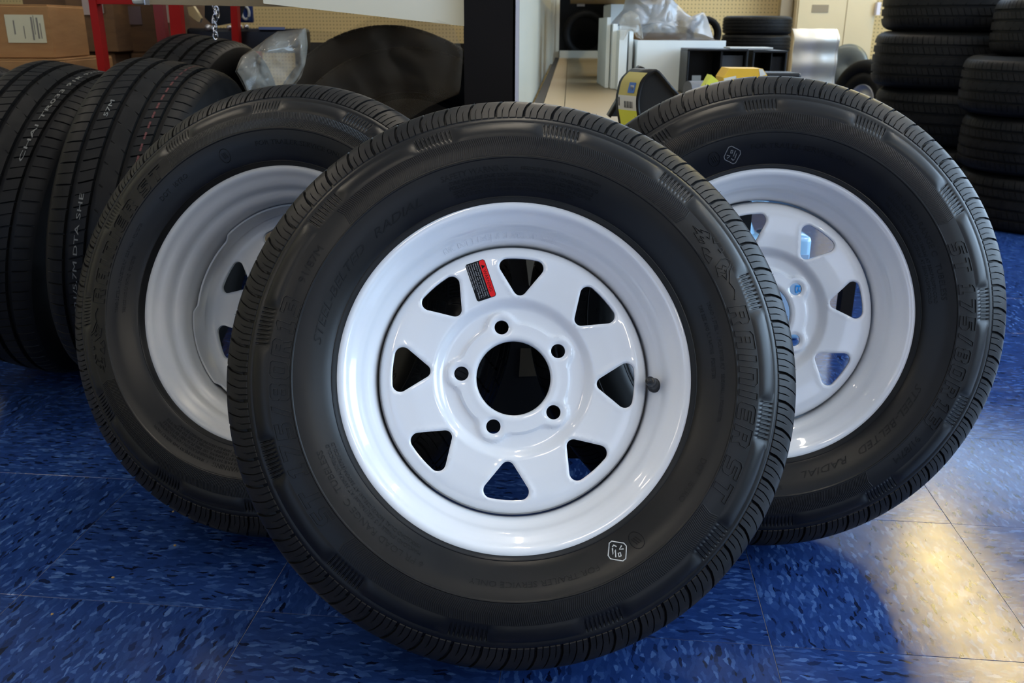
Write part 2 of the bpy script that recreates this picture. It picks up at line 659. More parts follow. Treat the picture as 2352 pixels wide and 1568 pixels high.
# the mountain emblem above the word
q = lambda pts: [px_pol(1200 + x / 3.135, 200 + y / 3.135) for x, y in pts]
for pts, cl in (
        ([(1265, 1015), (1335, 1068), (1320, 1040), (1395, 1066), (1388, 1112), (1362, 1092), (1345, 1106), (1315, 1090), (1335, 1125), (1300, 1118), (1268, 1066), (1300, 1072)], True),
        ([(1415, 1100), (1455, 1095), (1480, 1120), (1520, 1105), (1500, 1140), (1460, 1135), (1420, 1145)], True),
        ([(1290, 1105), (1340, 1130), (1350, 1145), (1310, 1140)], True),
        ([(1325, 1175), (1370, 1190), (1385, 1215), (1350, 1230), (1400, 1260), (1375, 1300), (1345, 1255)], True),
        ([(1450, 1190), (1480, 1170), (1490, 1200), (1470, 1215)], True),
        ([(1520, 1112), (1538, 1125), (1540, 1165), (1552, 1180), (1532, 1245), (1560, 1268), (1556, 1312), (1532, 1350), (1527, 1405), (1520, 1440), (1556, 1488), (1562, 1512), (1552, 1566), (1560, 1568)], False),
        ([(1422, 1320), (1470, 1262), (1505, 1258), (1545, 1275), (1535, 1310), (1505, 1345), (1500, 1420), (1470, 1385), (1440, 1400)], True),
        ([(1435, 1330), (1470, 1340), (1480, 1310), (1505, 1320)], False),
        ([(1455, 1365), (1500, 1372), (1490, 1345)], False)):
    ridge_line(EV, EF, q(pts), cl, .0005, .0010, lambda r: float(side_z(r)))
lett = []
for nm_, v_, f_ in (('name_lettering', LV, LF), ('size_lettering', SV, SF), ('mountain_emblem', EV, EF)):
    me_ = bpy.data.meshes.new(nm_)
    me_.from_pydata(v_, [], f_)
    me_.materials.append(M['lettering'])
    me_.update()
    lett.append((nm_, me_))

sz = lambda r: side_z(r)
small = [
    ('91/87M', 293.5, 303.5, .2355, .0085, 0),
    ('STEEL-BELTED   RADIAL', 279.0, 332.0, .2025, .0078, .35),
    ('SAFETY WARNING', 339.5, 358.5, .2145, .0058, 0),
    (':   SERIOUS INJURY MAY RESULT FROM', 360.5, 385, .2155, .0034, 0),
    ('.TIRE FAILURE DUE TO UNDERINFLATION / OVERLOADING', 341, 385, .2092, .0033, 0),
    ("FOLLOW OWNER'S MANUAL OR TIRE PLACARD IN VEHICLE", 341, 384, .2045, .0033, 0),
    ('.EXPLOSION OF TIRE/RIM ASSEMBLY DUE TO IMPROPER', 341.5, 384, .1998, .0033, 0),
    ('ONLY SPECIALLY TRAINED PERSONS SHOULD MOUNT', 342, 379, .1955, .0033, 0),
    ('TREAD: 2 STEEL + 1 POLYESTER PLY   SIDEWALL: 1 POLYESTER', 70, 104, .2125, .0036, 0),
    ('TIRE SIZE AND PLY RATING   POLYESTER', 70, 92, .2040, .0036, 0),
    ('DOT   I6YRO', 115, 128.5, .2085, .0060, 0),
    ('FOR TRAILER SERVICE ONLY', 157.5, 193.5, .2090, .0058, 0),
    ('6 PR LOAD RANGE C   TUBELESS', 206.5, 249.0, .2105, .0062, 0),
    ('MAX.LOAD SINGLE 615 KG(1360Lbs) AT 350KPA(50PSI)COLD', 208.5, 250.0, .2030, .0036, 0),
    ('MAX.LOAD DUAL 560KG(1235Lbs) AT 350KPA(50PSI)COLD', 209.5, 250.0, .1975, .0034, 0),
]
sV, sF = collect([flat_text(t, a, b, r, h, sz, h=.00045, shear=s_) for t, a, b, r, h, s_ in small])
# oval maker's mark beside the white stamp
ov = []
for k in range(24):
    a = 2 * pi * k / 24
    ov.append((cw(144.7) + .034 * cos(a), .2080 + .0085 * sin(a)))
ridge_line(sV, sF, ov, True, .0005, .0006, lambda r: float(side_z(r)))
for off in (-.012, 0, .012):
    ridge_line(sV, sF, [(cw(144.7) + off - .006, .2045), (cw(144.7) + off + .004, .2115)], False, .0008, .0006, lambda r: float(side_z(r)))
small_me = bpy.data.meshes.new('moulded_small_print')
small_me.from_pydata(sV, [], sF)
small_me.materials.append(M['rubber_inner'])
small_me.update()

# white ink stamp: rounded square with worn characters
stV, stF = [], []
S0, R0 = cw(150.9), .2065
sq = [(-.0085, -.006), (-.006, -.0085), (.006, -.0085), (.0085, -.006), (.0085, .006), (.006, .0085), (-.006, .0085), (-.0085, .006)]
cs, sn = cos(radians(-38)), sin(radians(-38))


def st_map(x, y):
    x, y = x * cs - y * sn, x * sn + y * cs
    return (S0 - x / R0, R0 + y)


ridge_line(stV, stF, [st_map(*p) for p in sq], True, .0006, .00035, lambda r: float(side_z(r)))
for pts in ([(-.004, .004), (-.002, .005), (-.001, .002), (-.003, .001), (-.004, .004)], [(.001, .006), (.002, -.001), (.004, .004), (.005, -.002)], [(-.006, -.003), (-.002, -.002), (-.004, -.006)], [(.001, -.004), (.004, -.005), (.005, -.003)]):
    ridge_line(stV, stF, [st_map(*p) for p in pts], False, .0007, .00035, lambda r: float(side_z(r)))
stamp_me = bpy.data.meshes.new('white_stamp')
stamp_me.from_pydata(stV, [], stF)
stamp_me.materials.append(M['stamp_white'])
stamp_me.update()

# fine vent hairs left by the mould
hb = bmesh.new()
for k in range(70):
    a = 2 * pi * (k + random.random() * .5) / 70
    rr = .3005
    z0 = random.choice((.052, .0545, .03))
    L = random.uniform(.0008, .0028)
    p0 = Vector((rr * cos(a), rr * sin(a), z0))
    d = Vector((cos(a), sin(a), random.uniform(-.1, .5))) + Vector((random.uniform(-.4, .4), random.uniform(-.4, .4), 0))
    tube(hb, [p0 - d * .001, p0 + d * L * .5, p0 + d * L + Vector((0, 0, .0008))], .00018, 4)
hair_me = bpy.data.meshes.new('vent_hairs')
hb.to_mesh(hair_me)
hair_me.materials.append(M['rubber'])

# ------------------------------------------------------------------ rim and disc
RIM = [(.1835, .0565), (.1864, .0585), (.1868, .0605), (.1858, .0622), (.184, .0627), (.1805, .0623), (.1778, .0608), (.1757, .0578), (.1728, .0545), (.1685, .0512), (.1648, .0470), (.1626, .0420), (.1612, .0370),
       (.1596, .0335), (.1568, .0300), (.1535, .0270), (.1510, .0230), (.1498, .0180), (.1496, .0100), (.1496, -.0200), (.1505, -.0265), (.1535, -.0315), (.1572, -.0345), (.1600, -.0365), (.1615, -.0400),
       (.1628, -.0450), (.1655, -.0490), (.1700, -.0525), (.1740, -.0555), (.1762, -.0585), (.1785, -.0610), (.1810, -.0624), (.184, -.0627), (.1858, -.0622), (.1868, -.0605), (.1864, -.0585), (.1835, -.0565),
       (.1695, -.0500), (.1655, -.0440), (.1640, -.0380), (.1545, -.0290), (.1526, -.02), (.1526, .0180), (.1545, .0240), (.1640, .0350), (.1655, .0440), (.1695, .0500)]


def rim_z(r):
    R_ = np.array([p[0] for p in RIM[4:18]])[::-1]
    Z_ = np.array([p[1] for p in RIM[4:18]])[::-1]
    return np.interp(r, R_, Z_)


def hull_circles(cs_, n=40):
    pts = []
    for cx, cy, r in cs_:
        for k in range(n):
            a = 2 * pi * k / n
            pts.append((cx + r * cos(a), cy + r * sin(a)))
    pts = sorted(set((round(x, 6), round(y, 6)) for x, y in pts))

    def half(ps):
        h = []
        for p in ps:
            while len(h) > 1 and (h[-1][0] - h[-2][0]) * (p[1] - h[-2][1]) - (h[-1][1] - h[-2][1]) * (p[0] - h[-2][0]) <= 0:
                h.pop()
            h.append(p)
        return h
    lo, up = half(pts), half(pts[::-1])
    return lo[:-1] + up[:-1]


def resample(poly, step):
    P = np.array(poly + poly[:1])
    s = np.concatenate([[0], np.cumsum(np.hypot(*np.diff(P, axis=0).T))])
    n = int(s[-1] / step)
    t = np.linspace(0, s[-1], n, endpoint=False)
    return np.stack([np.interp(t, s, P[:, 0]), np.interp(t, s, P[:, 1])], -1)


WIN0, LUG0 = 4.6, -12.7                 # clockwise degrees of the first window and the first stud hole


def build_disc():
    R_OUT = .1462
    holes = []
    for k in range(8):
        a = radians(WIN0 + 45 * k)
        circ = [(0, .0980, .0074)] + [(.1225 * sin(radians(t)), .1228 * cos(radians(t)) , .0086) for t in (-7.4, -3.7, 0, 3.7, 7.4)]
        h = resample(hull_circles(circ), .0016)
        R_ = np.array([[cos(a), sin(a)], [-sin(a), cos(a)]])
        holes.append(('win', h @ R_.T))
    lugs = []
    for k in range(5):
        a = radians(LUG0 + 72 * k)
        c = np.array([.0572 * sin(a), .0572 * cos(a)])
        lugs.append(c)
        t = np.linspace(0, 2 * pi, 36, endpoint=False)
        holes.append(('lug', c + .0078 * np.stack([np.cos(t), np.sin(t)], -1)))
    t = np.linspace(0, 2 * pi, 144, endpoint=False)
    holes.append(('bore', .0406 * np.stack([np.cos(t), np.sin(t)], -1)))
    t = np.linspace(0, 2 * pi, 300, endpoint=False)
    outer = R_OUT * np.stack([np.cos(t), np.sin(t)], -1)

    def poly_dist(P, Q):
        A, B = Q, np.roll(Q, -1, axis=0)
        d = B - A
        best = np.full(len(P), 1e9)
        for a_, d_ in zip(A, d):
            w = P - a_
            tt = np.clip((w @ d_) / (d_ @ d_), 0, 1)
            best = np.minimum(best, np.hypot(*(w - tt[:, None] * d_).T))
        return best

    def inside(P, Q):
        x, y = P[:, 0], P[:, 1]
        c = np.zeros(len(P), bool)
        for a_, b_ in zip(Q, np.roll(Q, -1, axis=0)):
            cond = ((a_[1] > y) != (b_[1] > y)) & (x < (b_[0] - a_[0]) * (y - a_[1]) / (b_[1] - a_[1] + 1e-12) + a_[0])
            c ^= cond
        return c
    # points: rings, plus offset loops round every opening
    pts = []
    rings = np.concatenate([np.arange(.0430, .0790, .0016), np.arange(.0790, .0960, .0018), np.arange(.0965, .1340, .0030), np.arange(.1350, .1458, .0011)])
    for i, r in enumerate(rings):
        n = int(2 * pi * r / (.0019 if r < .09 else .0032))
        a = np.linspace(0, 2 * pi, n, endpoint=False) + (.5 * (i % 2)) * 2 * pi / n
        pts.append(np.stack([r * np.cos(a), r * np.sin(a)], -1))
    P = np.concatenate(pts)
    keep = np.ones(len(P), bool)
    for kd, Q in holes:
        m_ = {'win': .0032, 'lug': .0024, 'bore': .0022}[kd]
        keep &= ~inside(P, Q)
        keep &= poly_dist(P, Q) > m_
    P = P[keep]
    loops = []
    extra = []
    for kd, Q in holes:
        loops.append(Q)
        T = np.roll(Q, -1, axis=0) - np.roll(Q, 1, axis=0)
        T /= np.linalg.norm(T, axis=1)[:, None]
        N = np.stack([T[:, 1], -T[:, 0]], -1)
        c = Q.mean(0)
        if ((Q[0] - c) @ N[0]) < 0:
            N = -N
        for d in (.0009, .0019):
            extra.append(Q + N * d)
    allp = [P] + extra
    verts2 = np.concatenate(allp)
    cons = []
    off = len(verts2)
    edges = []
    for Q in loops + [outer]:
        n = len(Q)
        edges += [(off + i, off + (i + 1) % n) for i in range(n)]
        cons.append(Q)
        off += n
    verts2 = np.concatenate([verts2] + cons)
    res = delaunay_2d_cdt([Vector((float(a), float(b))) for a, b in verts2], edges, [], 0, 1e-7, False)
    vv = np.array([(v.x, v.y) for v in res[0]])
    tris = np.array([list(f) for f in res[2] if len(f) == 3])
    cen = vv[tris].mean(1)
    ok = np.hypot(*cen.T) < R_OUT
    for kd, Q in holes:
        ok &= ~inside(cen, Q)
    tris = tris[ok]
    # orientation
    a, b, c = vv[tris[:, 0]], vv[tris[:, 1]], vv[tris[:, 2]]
    cr = (b[:, 0] - a[:, 0]) * (c[:, 1] - a[:, 1]) - (b[:, 1] - a[:, 1]) * (c[:, 0] - a[:, 0])
    tris[cr < 0] = tris[cr < 0][:, ::-1]
    r = np.hypot(*vv.T)
    ph = np.arctan2(vv[:, 0], vv[:, 1])
    # radial section of the pressing
    zr = np.interp(r, [.040, .0425, .046, .052, .064, .0675, .0700, .0735, .0765, .0800, .0840, .0875, .110, .128, .134, .1375, .1405, .1430, .1450, .1465],
                   [.0195, .0205, .0215, .0232, .0232, .0222, .0205, .0203, .0203, .0222, .0262, .0285, .0310, .0312, .0306, .0292, .0268, .0238, .0205, .0165])
    # raised hub with a scalloped outline: pads reach out round the stud holes
    dl = np.min([np.hypot(*(vv - c_).T) for c_ in lugs], axis=0)
    sd = np.minimum(r - .0610, dl - .0165)
    k_ = .006
    hh = np.clip(.5 + .5 * (dl - .0165 - (r - .0610)) / k_, 0, 1)
    sd = (dl - .0165) * (1 - hh) + (r - .0610) * hh - k_ * hh * (1 - hh)
    hub = np.clip(-sd / .0035 + .5, 0, 1)
    hub = hub * hub * (3 - 2 * hub)
    zlow = np.interp(r, [.040, .058, .0765], [.0185, .0190, .0203])
    zhigh = np.interp(r, [.040, .0425, .046, .052, .08], [.0215, .0232, .0240, .0236, .0236])
    z = np.where(r < .0765, zlow * (1 - hub) + zhigh * hub, zr)
    # dished seat round each stud hole
    z -= .0014 * np.clip(1 - (dl - .0078) / .0035, 0, 1)
    # rolled lips round the windows
    dw = np.min([poly_dist(vv, Q) for kd, Q in holes if kd == 'win'], axis=0)
    z += .0007 * np.exp(-((dw - .0030) / .0016) ** 2)
    z -= .0011 * np.clip(1 - dw / .0021, 0, 1) ** 2
    db = poly_dist(vv, holes[-1][1])
    z -= .0015 * np.clip(1 - db / .0022, 0, 1) ** 2
    n = len(vv)
    th = .0034
    top = np.concatenate([vv, z[:, None]], 1)
    bot = np.concatenate([vv, (z - th)[:, None]], 1)
    V = np.concatenate([top, bot])
    fs = [tuple(t_) for t_ in tris.tolist()] + [(c_ + n, b_ + n, a_ + n) for a_, b_, c_ in tris.tolist()]
    cnt = {}
    for t_ in tris.tolist():
        for i in range(3):
            e = (t_[i], t_[(i + 1) % 3])
            cnt[e] = cnt.get(e, 0) + 1
    for (a_, b_) in list(cnt):
        if (b_, a_) not in cnt:
            fs.append((b_, a_, a_ + n, b_ + n))
    return V, fs


def disc_z(x, y):
    r = hypot(x, y)
    return float(np.interp(r, [.0875, .110, .128, .134], [.0285, .0310, .0312, .0306]))


DV, DF = build_disc()


def make_disc(parent, m):
    o = mesh_obj('wheel_disc', DV, DF, m, parent)
    sharp(o, 40)
    return o


def make_skirt(parent, m):
    """the disc's welded skirt inside the barrel: its rear edge stands off in scallops"""
    n = 240
    rows = [(.1462, .0165, 0), (.1478, .0120, 0), (.1480, .0040, 0), (.1482, -.004, 1), (.1482, -.0075, 2), (.1458, -.0075, 2), (.1456, -.002, 1), (.1452, .004, 0), (.1442, .0120, 0), (.1432, .0150, 0)]
    V, Fc = [], []
    for i in range(n):
        a = 2 * pi * i / n
        w = .5 + .5 * cos(4 * a + .5)
        notch = min(max((w - .42) / .12, 0), 1)
        for r, z, c in rows:
            rr = r - (.0036 * (1 - notch) if c else 0)
            zz = z + (.004 * (1 - notch) if c == 2 else 0)
            V.append((rr * cos(a), rr * sin(a), zz))
    k = len(rows)
    for i in range(n):
        for j in range(k):
            i2, j2 = (i + 1) % n, (j + 1) % k
            Fc.append((i * k + j, i2 * k + j, i2 * k + j2, i * k + j2))
    o = mesh_obj('disc_skirt', V, Fc, m, parent)
    return sharp(o, 40)


def make_valve(parent):
    """rubber valve stem in the barrel"""
    a = cw(93.7)
    base = Vector((.1545 * cos(a), .1545 * sin(a), .0265))
    ax = (Vector((-cos(a) * .42, -sin(a) * .42 + .12, 1))).normalized()
    rot = Vector((0, 0, 1)).rotation_difference(ax).to_matrix().to_4x4()
    prof = [(.0, .0), (.0078, .0), (.0082, .0018), (.0074, .0034), (.0062, .0046), (.0056, .0100), (.0052, .0150), (.0048, .0172), (0, .0175)]
    st = revolve('valve_stem', prof, M['valve_rubber'], parent, n=32)
    st.matrix_local = Matrix.Translation(base) @ rot
    cp = revolve('valve_cap', [(0, .0165), (.0046, .0165), (.0052, .0175), (.0052, .0250), (.0046, .0266), (.0032, .0270), (.0028, .0300), (.0018, .0312), (0, .0314)], M['black_plastic'], st, n=32)
    sharp(cp, 40)
    return st


def make_sticker(parent):
    ca = radians(-18.2)
    C0 = Vector((.1125 * sin(ca), .1125 * cos(ca)))
    rad = Vector((sin(ca), cos(ca)))             # outwards
    tan = Vector((cos(ca), -sin(ca)))            # clockwise
    Wd, Ln = .0222, .0430

    def mp(u, v, h):                              # u along the reading direction (inwards), v towards the letter tops (clockwise)
        p = C0 - rad * u + tan * v
        return (p.x, p.y, disc_z(p.x, p.y) + h)

    def plate(u0, u1, v0, v1, h, rad_=.0016):
        pts = []
        for cx, cy, a0 in ((u1 - rad_, v1 - rad_, 0), (u0 + rad_, v1 - rad_, 90), (u0 + rad_, v0 + rad_, 180), (u1 - rad_, v0 + rad_, 270)):
            for t in range(0, 91, 15):
                aa = radians(a0 + t)
                pts.append((cx + rad_ * cos(aa), cy + rad_ * sin(aa)))
        nu = 10
        V, Fc = [], []
        us = np.linspace(u0, u1, 24)
        for u in us:                              # rows across, rounded at the ends
            d = 0
            e = min(u - u0, u1 - u)
            if e < rad_:
                d = rad_ - math.sqrt(max(rad_ ** 2 - (rad_ - e) ** 2, 0))
            V += [mp(u, v0 + d, h - .0002), mp(u, v0 + d, h), mp(u, v1 - d, h), mp(u, v1 - d, h - .0002)]
        for i in range(len(us) - 1):
            for j in range(3):
                b = i * 4 + j
                Fc.append((b, b + 4, b + 5, b + 1))
        return V, Fc
    V, Fc = plate(-Ln / 2, Ln / 2, -Wd / 2, Wd / 2, .00025)
    st = mesh_obj('warning_sticker', V, Fc, M['sticker_black'], parent, False)
    tag(st, 'black and red warning sticker with small white print')
    V, Fc = plate(-Ln / 2 + .0006, Ln / 2 - .0006, Wd / 2 - .0068, Wd / 2 - .0006, .00033, .0010)
    mesh_obj('red_band', V, Fc, M['sticker_red'], st, False)
    items = []

    def words(t, u0, u1, v, hh):
        u, y, z, f, w = flat_text(t, 0, 0, 0, 0, None, radial=False)
        return [mp(u0 + (u1 - u0) * a, v + hh * b, .00040 if c > 0 else .0003) for a, b, c in zip(u, y, z)], f
    V, Fc = collect([words('WARNING', -.0098, .0150, Wd / 2 - .0055, .0036)])
    b = len(V)
    tri = [(-.0160, -.0055), (-.0112, -.0055), (-.0136, -.0014)]
    V += [mp(u, Wd / 2 + v, .0004) for u, v in tri]
    Fc.append((b, b + 1, b + 2))
    mesh_obj('warning_word', V, Fc, M['sticker_black'], st, False)
    lines = [('Failure to follow these instructions may result in', .0195), ('wheel loss, which can cause injury or death.', .0185), ("Torque  wheel  nuts  to  manufacturer's", .0188),
             ('recommended torque before first use.  Re-', .0188), ('torque wheel nuts after 10,25 and 50miles.', .0192), ('Check periodically thereafter.', .0080)]
    it = []
    for i, (t, e) in enumerate(lines):
        it.append(words(t, -.0200, e, Wd / 2 - .0092 - i * .00243, .00145))
    V, Fc = collect(it)
    mesh_obj('fine_print', V, Fc, M['sticker_text'], st, False)


def wheel_matrix(X, Y, lean, yaw, rot):
    n = Vector((sin(yaw) * cos(lean), -cos(yaw) * cos(lean), sin(lean)))
    right = Vector((cos(yaw), sin(yaw), 0))
    up = n.cross(right)
    cz = .305 * cos(lean) + .055 * sin(lean)
    m = Matrix(((right.x, up.x, n.x, X), (right.y, up.y, n.y, Y), (right.z, up.z, n.z, cz), (0, 0, 0, 1)))
    # rot: clockwise degrees of the tyre's lettering
    return m, Matrix.Rotation(-radians(rot), 4, 'Z')


def trailer_wheel(X, Y, lean, yaw, tyre_rot, rim_rot, flipped, label, paint, sticker=False):
    m, tr = wheel_matrix(X, Y, lean, yaw, tyre_rot)
    root = empty('trailer_wheel_assembly')
    root.matrix_world = m
    tag(root, label, 'wheel')
    ty = link(bpy.data.objects.new('rubber_tyre', tyre_me), root)
    ty.matrix_local = tr
    stm = stamp_me
    if not sticker:
        stm = stamp_me.copy()
        stm.materials[0] = M['stamp_dim']
    for nm, me in lett + [('rib_band', rib_me), ('moulded_small_print', small_me), ('white_stamp', stm), ('vent_hairs', hair_me)]:
        if nm == 'white_stamp' and flipped:
            continue
        c = link(bpy.data.objects.new(nm, me), ty)
        if nm in ('rib_band', 'vent_hairs'):
            c['kind'] = 'stuff'
    fl = Matrix.Rotation(pi, 4, 'Y') if flipped else Matrix.Identity(4)
    rm = fl @ Matrix.Rotation(-radians(rim_rot), 4, 'Z')
    rim = revolve('rim', RIM, paint, root, n=288, closed=True)
    sharp(rim, 40)
    rim.matrix_local = rm
    d = make_disc(root, paint)
    d.matrix_local = rm
    sk = make_skirt(d, paint)
    v = make_valve(rim)
    if sticker:
        make_sticker(d)
        V, Fc = flat_text('KWC  DOT  T  13x4.5J  09  21  MAX.LOAD 1660LBS', 331.5, 378, .1545, .0055, rim_z, h=.0004)
        mesh_obj('embossed_print', V, Fc, paint, rim, False)
    return root


trailer_wheel(.00123, .94138, .45058, .04228, 0, 0, False, 'foremost white eight-window steel trailer wheel with a red and black warning sticker, leaning back', M['white_paint'], True)
trailer_wheel(.32677, 1.16127, .25226, -.05919, 194, 210, False, 'right-hand white steel trailer wheel leaning behind the foremost one, without a sticker', M['white_paint'])
trailer_wheel(-.30364, 1.19159, .43616, -.26119, 191, 20, True, 'left-hand trailer wheel showing the deep back side of its shaded white rim', M['shaded_white'])

# ------------------------------------------------------------------ floor of vinyl tiles
T = .3048
TX, TY = .30091, .87022
fm = mat('vinyl_tile', rough=0.22, coat=0.0)
tc = nd(fm, 'ShaderNodeTexCoord')
oi = nd(fm, 'ShaderNodeObjectInfo')
mp = nd(fm, 'ShaderNodeMapping')
cb = nd(fm, 'ShaderNodeCombineXYZ')
mu = nd(fm, 'ShaderNodeMath', operation='MULTIPLY')
mu.inputs[1].default_value = 37.0
lk(fm, oi.outputs['Random'], mu.inputs[0])
lk(fm, mu.outputs[0], cb.inputs[0])
lk(fm, mu.outputs[0], cb.inputs[1])
va = nd(fm, 'ShaderNodeVectorMath', operation='ADD')
lk(fm, tc.outputs['Object'], va.inputs[0])
lk(fm, cb.outputs[0], va.inputs[1])
nw = nd(fm, 'ShaderNodeTexNoise')
nw.inputs['Scale'].default_value = 70
nw.inputs['Detail'].default_value = 5
lk(fm, va.outputs[0], nw.inputs['Vector'])
vs = nd(fm, 'ShaderNodeVectorMath', operation='SCALE')
vs.inputs['Scale'].default_value = .012
lk(fm, nw.outputs['Color'], vs.inputs[0])
va2 = nd(fm, 'ShaderNodeVectorMath', operation='ADD')
lk(fm, va.outputs[0], va2.inputs[0])
lk(fm, vs.outputs[0], va2.inputs[1])
mp.inputs['Scale'].default_value = (78, 240, 1)
lk(fm, va2.outputs[0], mp.inputs[0])
vo = nd(fm, 'ShaderNodeTexVoronoi', feature='SMOOTH_F1')
vo.inputs['Smoothness'].default_value = .22
vo.inputs['Scale'].default_value = 1.0
vo.inputs['Randomness'].default_value = 1.0
lk(fm, mp.outputs[0], vo.inputs['Vector'])
sx = nd(fm, 'ShaderNodeSeparateColor')
lk(fm, vo.outputs['Color'], sx.inputs[0])
rp = ramp(fm, sx.outputs[0], [(0.0, (.003, .006, .022)), (.05, (.006, .015, .060)), (.12, (.010, .029, .120)), (.55, (.012, .034, .135)), (.74, (.017, .046, .162)), (.88, (.027, .066, .20)), (1.0, (.055, .115, .28))])
n3 = nd(fm, 'ShaderNodeTexNoise')
n3.inputs['Scale'].default_value = 60
n3.inputs['Detail'].default_value = 6
lk(fm, va.outputs[0], n3.inputs['Vector'])
mx = nd(fm, 'ShaderNodeMix', data_type='RGBA', blend_type='OVERLAY')
mx.inputs[0].default_value = .30
lk(fm, rp.outputs[0], mx.inputs[6])
lk(fm, n3.outputs[0], mx.inputs[7])
lk(fm, mx.outputs[2], bsdf(fm).inputs['Base Color'])
# worn wax: roughness varies, fine scratches and dents
n4 = nd(fm, 'ShaderNodeTexNoise')
n4.inputs['Scale'].default_value = 26
n4.inputs['Detail'].default_value = 8
lk(fm, va.outputs[0], n4.inputs['Vector'])
rr_ = nd(fm, 'ShaderNodeMapRange')
rr_.inputs['From Min'].default_value, rr_.inputs['From Max'].default_value = .3, .7
rr_.inputs['To Min'].default_value, rr_.inputs['To Max'].default_value = .09, .17
lk(fm, n4.outputs[0], rr_.inputs[0])
lk(fm, rr_.outputs[0], bsdf(fm).inputs['Roughness'])
n5 = nd(fm, 'ShaderNodeTexNoise')
n5.inputs['Scale'].default_value = 45
n5.inputs['Detail'].default_value = 9
n5.inputs['Roughness'].default_value = .7
lk(fm, va.outputs[0], n5.inputs['Vector'])
bp = nd(fm, 'ShaderNodeBump')
bp.inputs['Strength'].default_value = .17
bp.inputs['Distance'].default_value = .0010
lk(fm, n5.outputs[0], bp.inputs['Height'])
lk(fm, bp.outputs[0], bsdf(fm).inputs['Normal'])
M['tile'] = fm
M['grout'] = mat('dusty_joint', (.34, .33, .30), .7)

floor = mesh_obj('floor', [tuple(room(x, y, -.0006)) for x, y in ((-4.7, -2.9), (4.3, -2.9), (4.3, 7.0), (-4.7, 7.0))] + [tuple(room(x, y, -.05)) for x, y in ((-4.7, -2.9), (4.3, -2.9), (4.3, 7.0), (-4.7, 7.0))],
                 [(0, 1, 2, 3), (7, 6, 5, 4), (0, 4, 5, 1), (1, 5, 6, 2), (2, 6, 7, 3), (3, 7, 4, 0)], M['grout'], smooth=False)
tag(floor, kind='structure')
tb = bmesh.new()
hw = T / 2 - .00035
box(tb, -hw, hw, -hw, hw, -.003, 0, bev=.0003)
bmesh.ops.recalc_face_normals(tb, faces=tb.faces)
tile_me = bpy.data.meshes.new('floor_tile')
tb.to_mesh(tile_me)
tb.free()
tile_me.materials.append(M['tile'])
c_, s_ = cos(RY), sin(RY)
cells = []
for i in range(-17, 14):
    for j in range(-13, 29):
        x = TX + T * ((i + .5) * c_ - (j + .5) * s_)
        y = TY + T * ((i + .5) * s_ + (j + .5) * c_)
        d = Vector((x, y, -CH))
        z = d.dot(_f)
        vis = z > .3 and abs(d.dot(CR) / z) < .66 and d.dot(CU) / z > -.50
        cells.append((0 if vis else 1, hypot(x, y), i, j, x, y))
cells.sort()
far_v, far_f = [], []
for k, (h, dist, i, j, x, y) in enumerate(cells):
    rz = RY + (0 if (i + j) % 2 else pi / 2) + (pi if (i * 7 + j * 3) % 4 < 2 else 0)
    if k < 290:
        o = link(bpy.data.objects.new('floor_tile', tile_me), floor)
        o.location = (x, y, 0)
        o.rotation_euler = (0, 0, rz)
    else:
        b = len(far_v)
        for sx_, sy_, zz in ((-1, -1, 0), (1, -1, 0), (1, 1, 0), (-1, 1, 0), (-1, -1, -.003), (1, -1, -.003), (1, 1, -.003), (-1, 1, -.003)):
            far_v.append((x + hw * (sx_ * c_ - sy_ * s_), y + hw * (sx_ * s_ + sy_ * c_), zz))
        far_f += [(b, b + 1, b + 2, b + 3), (b, b + 4, b + 5, b + 1), (b + 1, b + 5, b + 6, b + 2), (b + 2, b + 6, b + 7, b + 3), (b + 3, b + 7, b + 4, b)]
ft = mesh_obj('floor_tiles_beyond', far_v, far_f, M['tile'], floor, False)
ft['kind'] = 'stuff'

# ------------------------------------------------------------------ room
M['ceiling'] = noisy(mat('ceiling_tile', rough=0.9), 6, (.62, .63, .62), (.68, .69, .68))
M['wall'] = noisy(mat('cream_wall', rough=0.8), 3, (.50, .44, .30), (.56, .49, .34))
M['frame'] = mat('window_frame', (.25, .25, .26), .4, metal=.6)
pg = mat('pegboard', rough=0.7)
tcx = nd(pg, 'ShaderNodeTexCoord')
mpx = nd(pg, 'ShaderNodeMapping')
mpx.inputs['Scale'].default_value = (39.37, 0, 39.37)
lk(pg, tcx.outputs['Object'], mpx.inputs[0])
fr = nd(pg, 'ShaderNodeVectorMath', operation='FRACTION')
lk(pg, mpx.outputs[0], fr.inputs[0])
sb = nd(pg, 'ShaderNodeVectorMath', operation='DISTANCE')
sb.inputs[1].default_value = (.5, 0, .5)
lk(pg, fr.outputs[0], sb.inputs[0])
rpx = ramp(pg, sb.outputs['Value'], [(.13, (.09, .07, .035)), (.17, (.60, .46, .22))])
lk(pg, rpx.outputs[0], bsdf(pg).inputs['Base Color'])
M['pegboard'] = pg


def rbox(name, x0, x1, y0, y1, z0, z1, m, parent=None, bev=0.0):
    """a box laid out in the shop's own axes"""
    o = box_obj(name, (x0, x1, y0, y1, z0, z1), m, parent, bev)
    o.rotation_euler = (0, 0, RY)
    return o


XL, XR, YF, YB, ZC = -4.6, 4.2, -2.8, 6.9, 3.0
tag(rbox('ceiling', XL, XR, YF, YB, ZC, ZC + .1, M['ceiling']), kind='structure')
tag(rbox('wall_left', XL - .1, XL, YF, YB, -.05, ZC + .1, M['wall']), kind='structure')


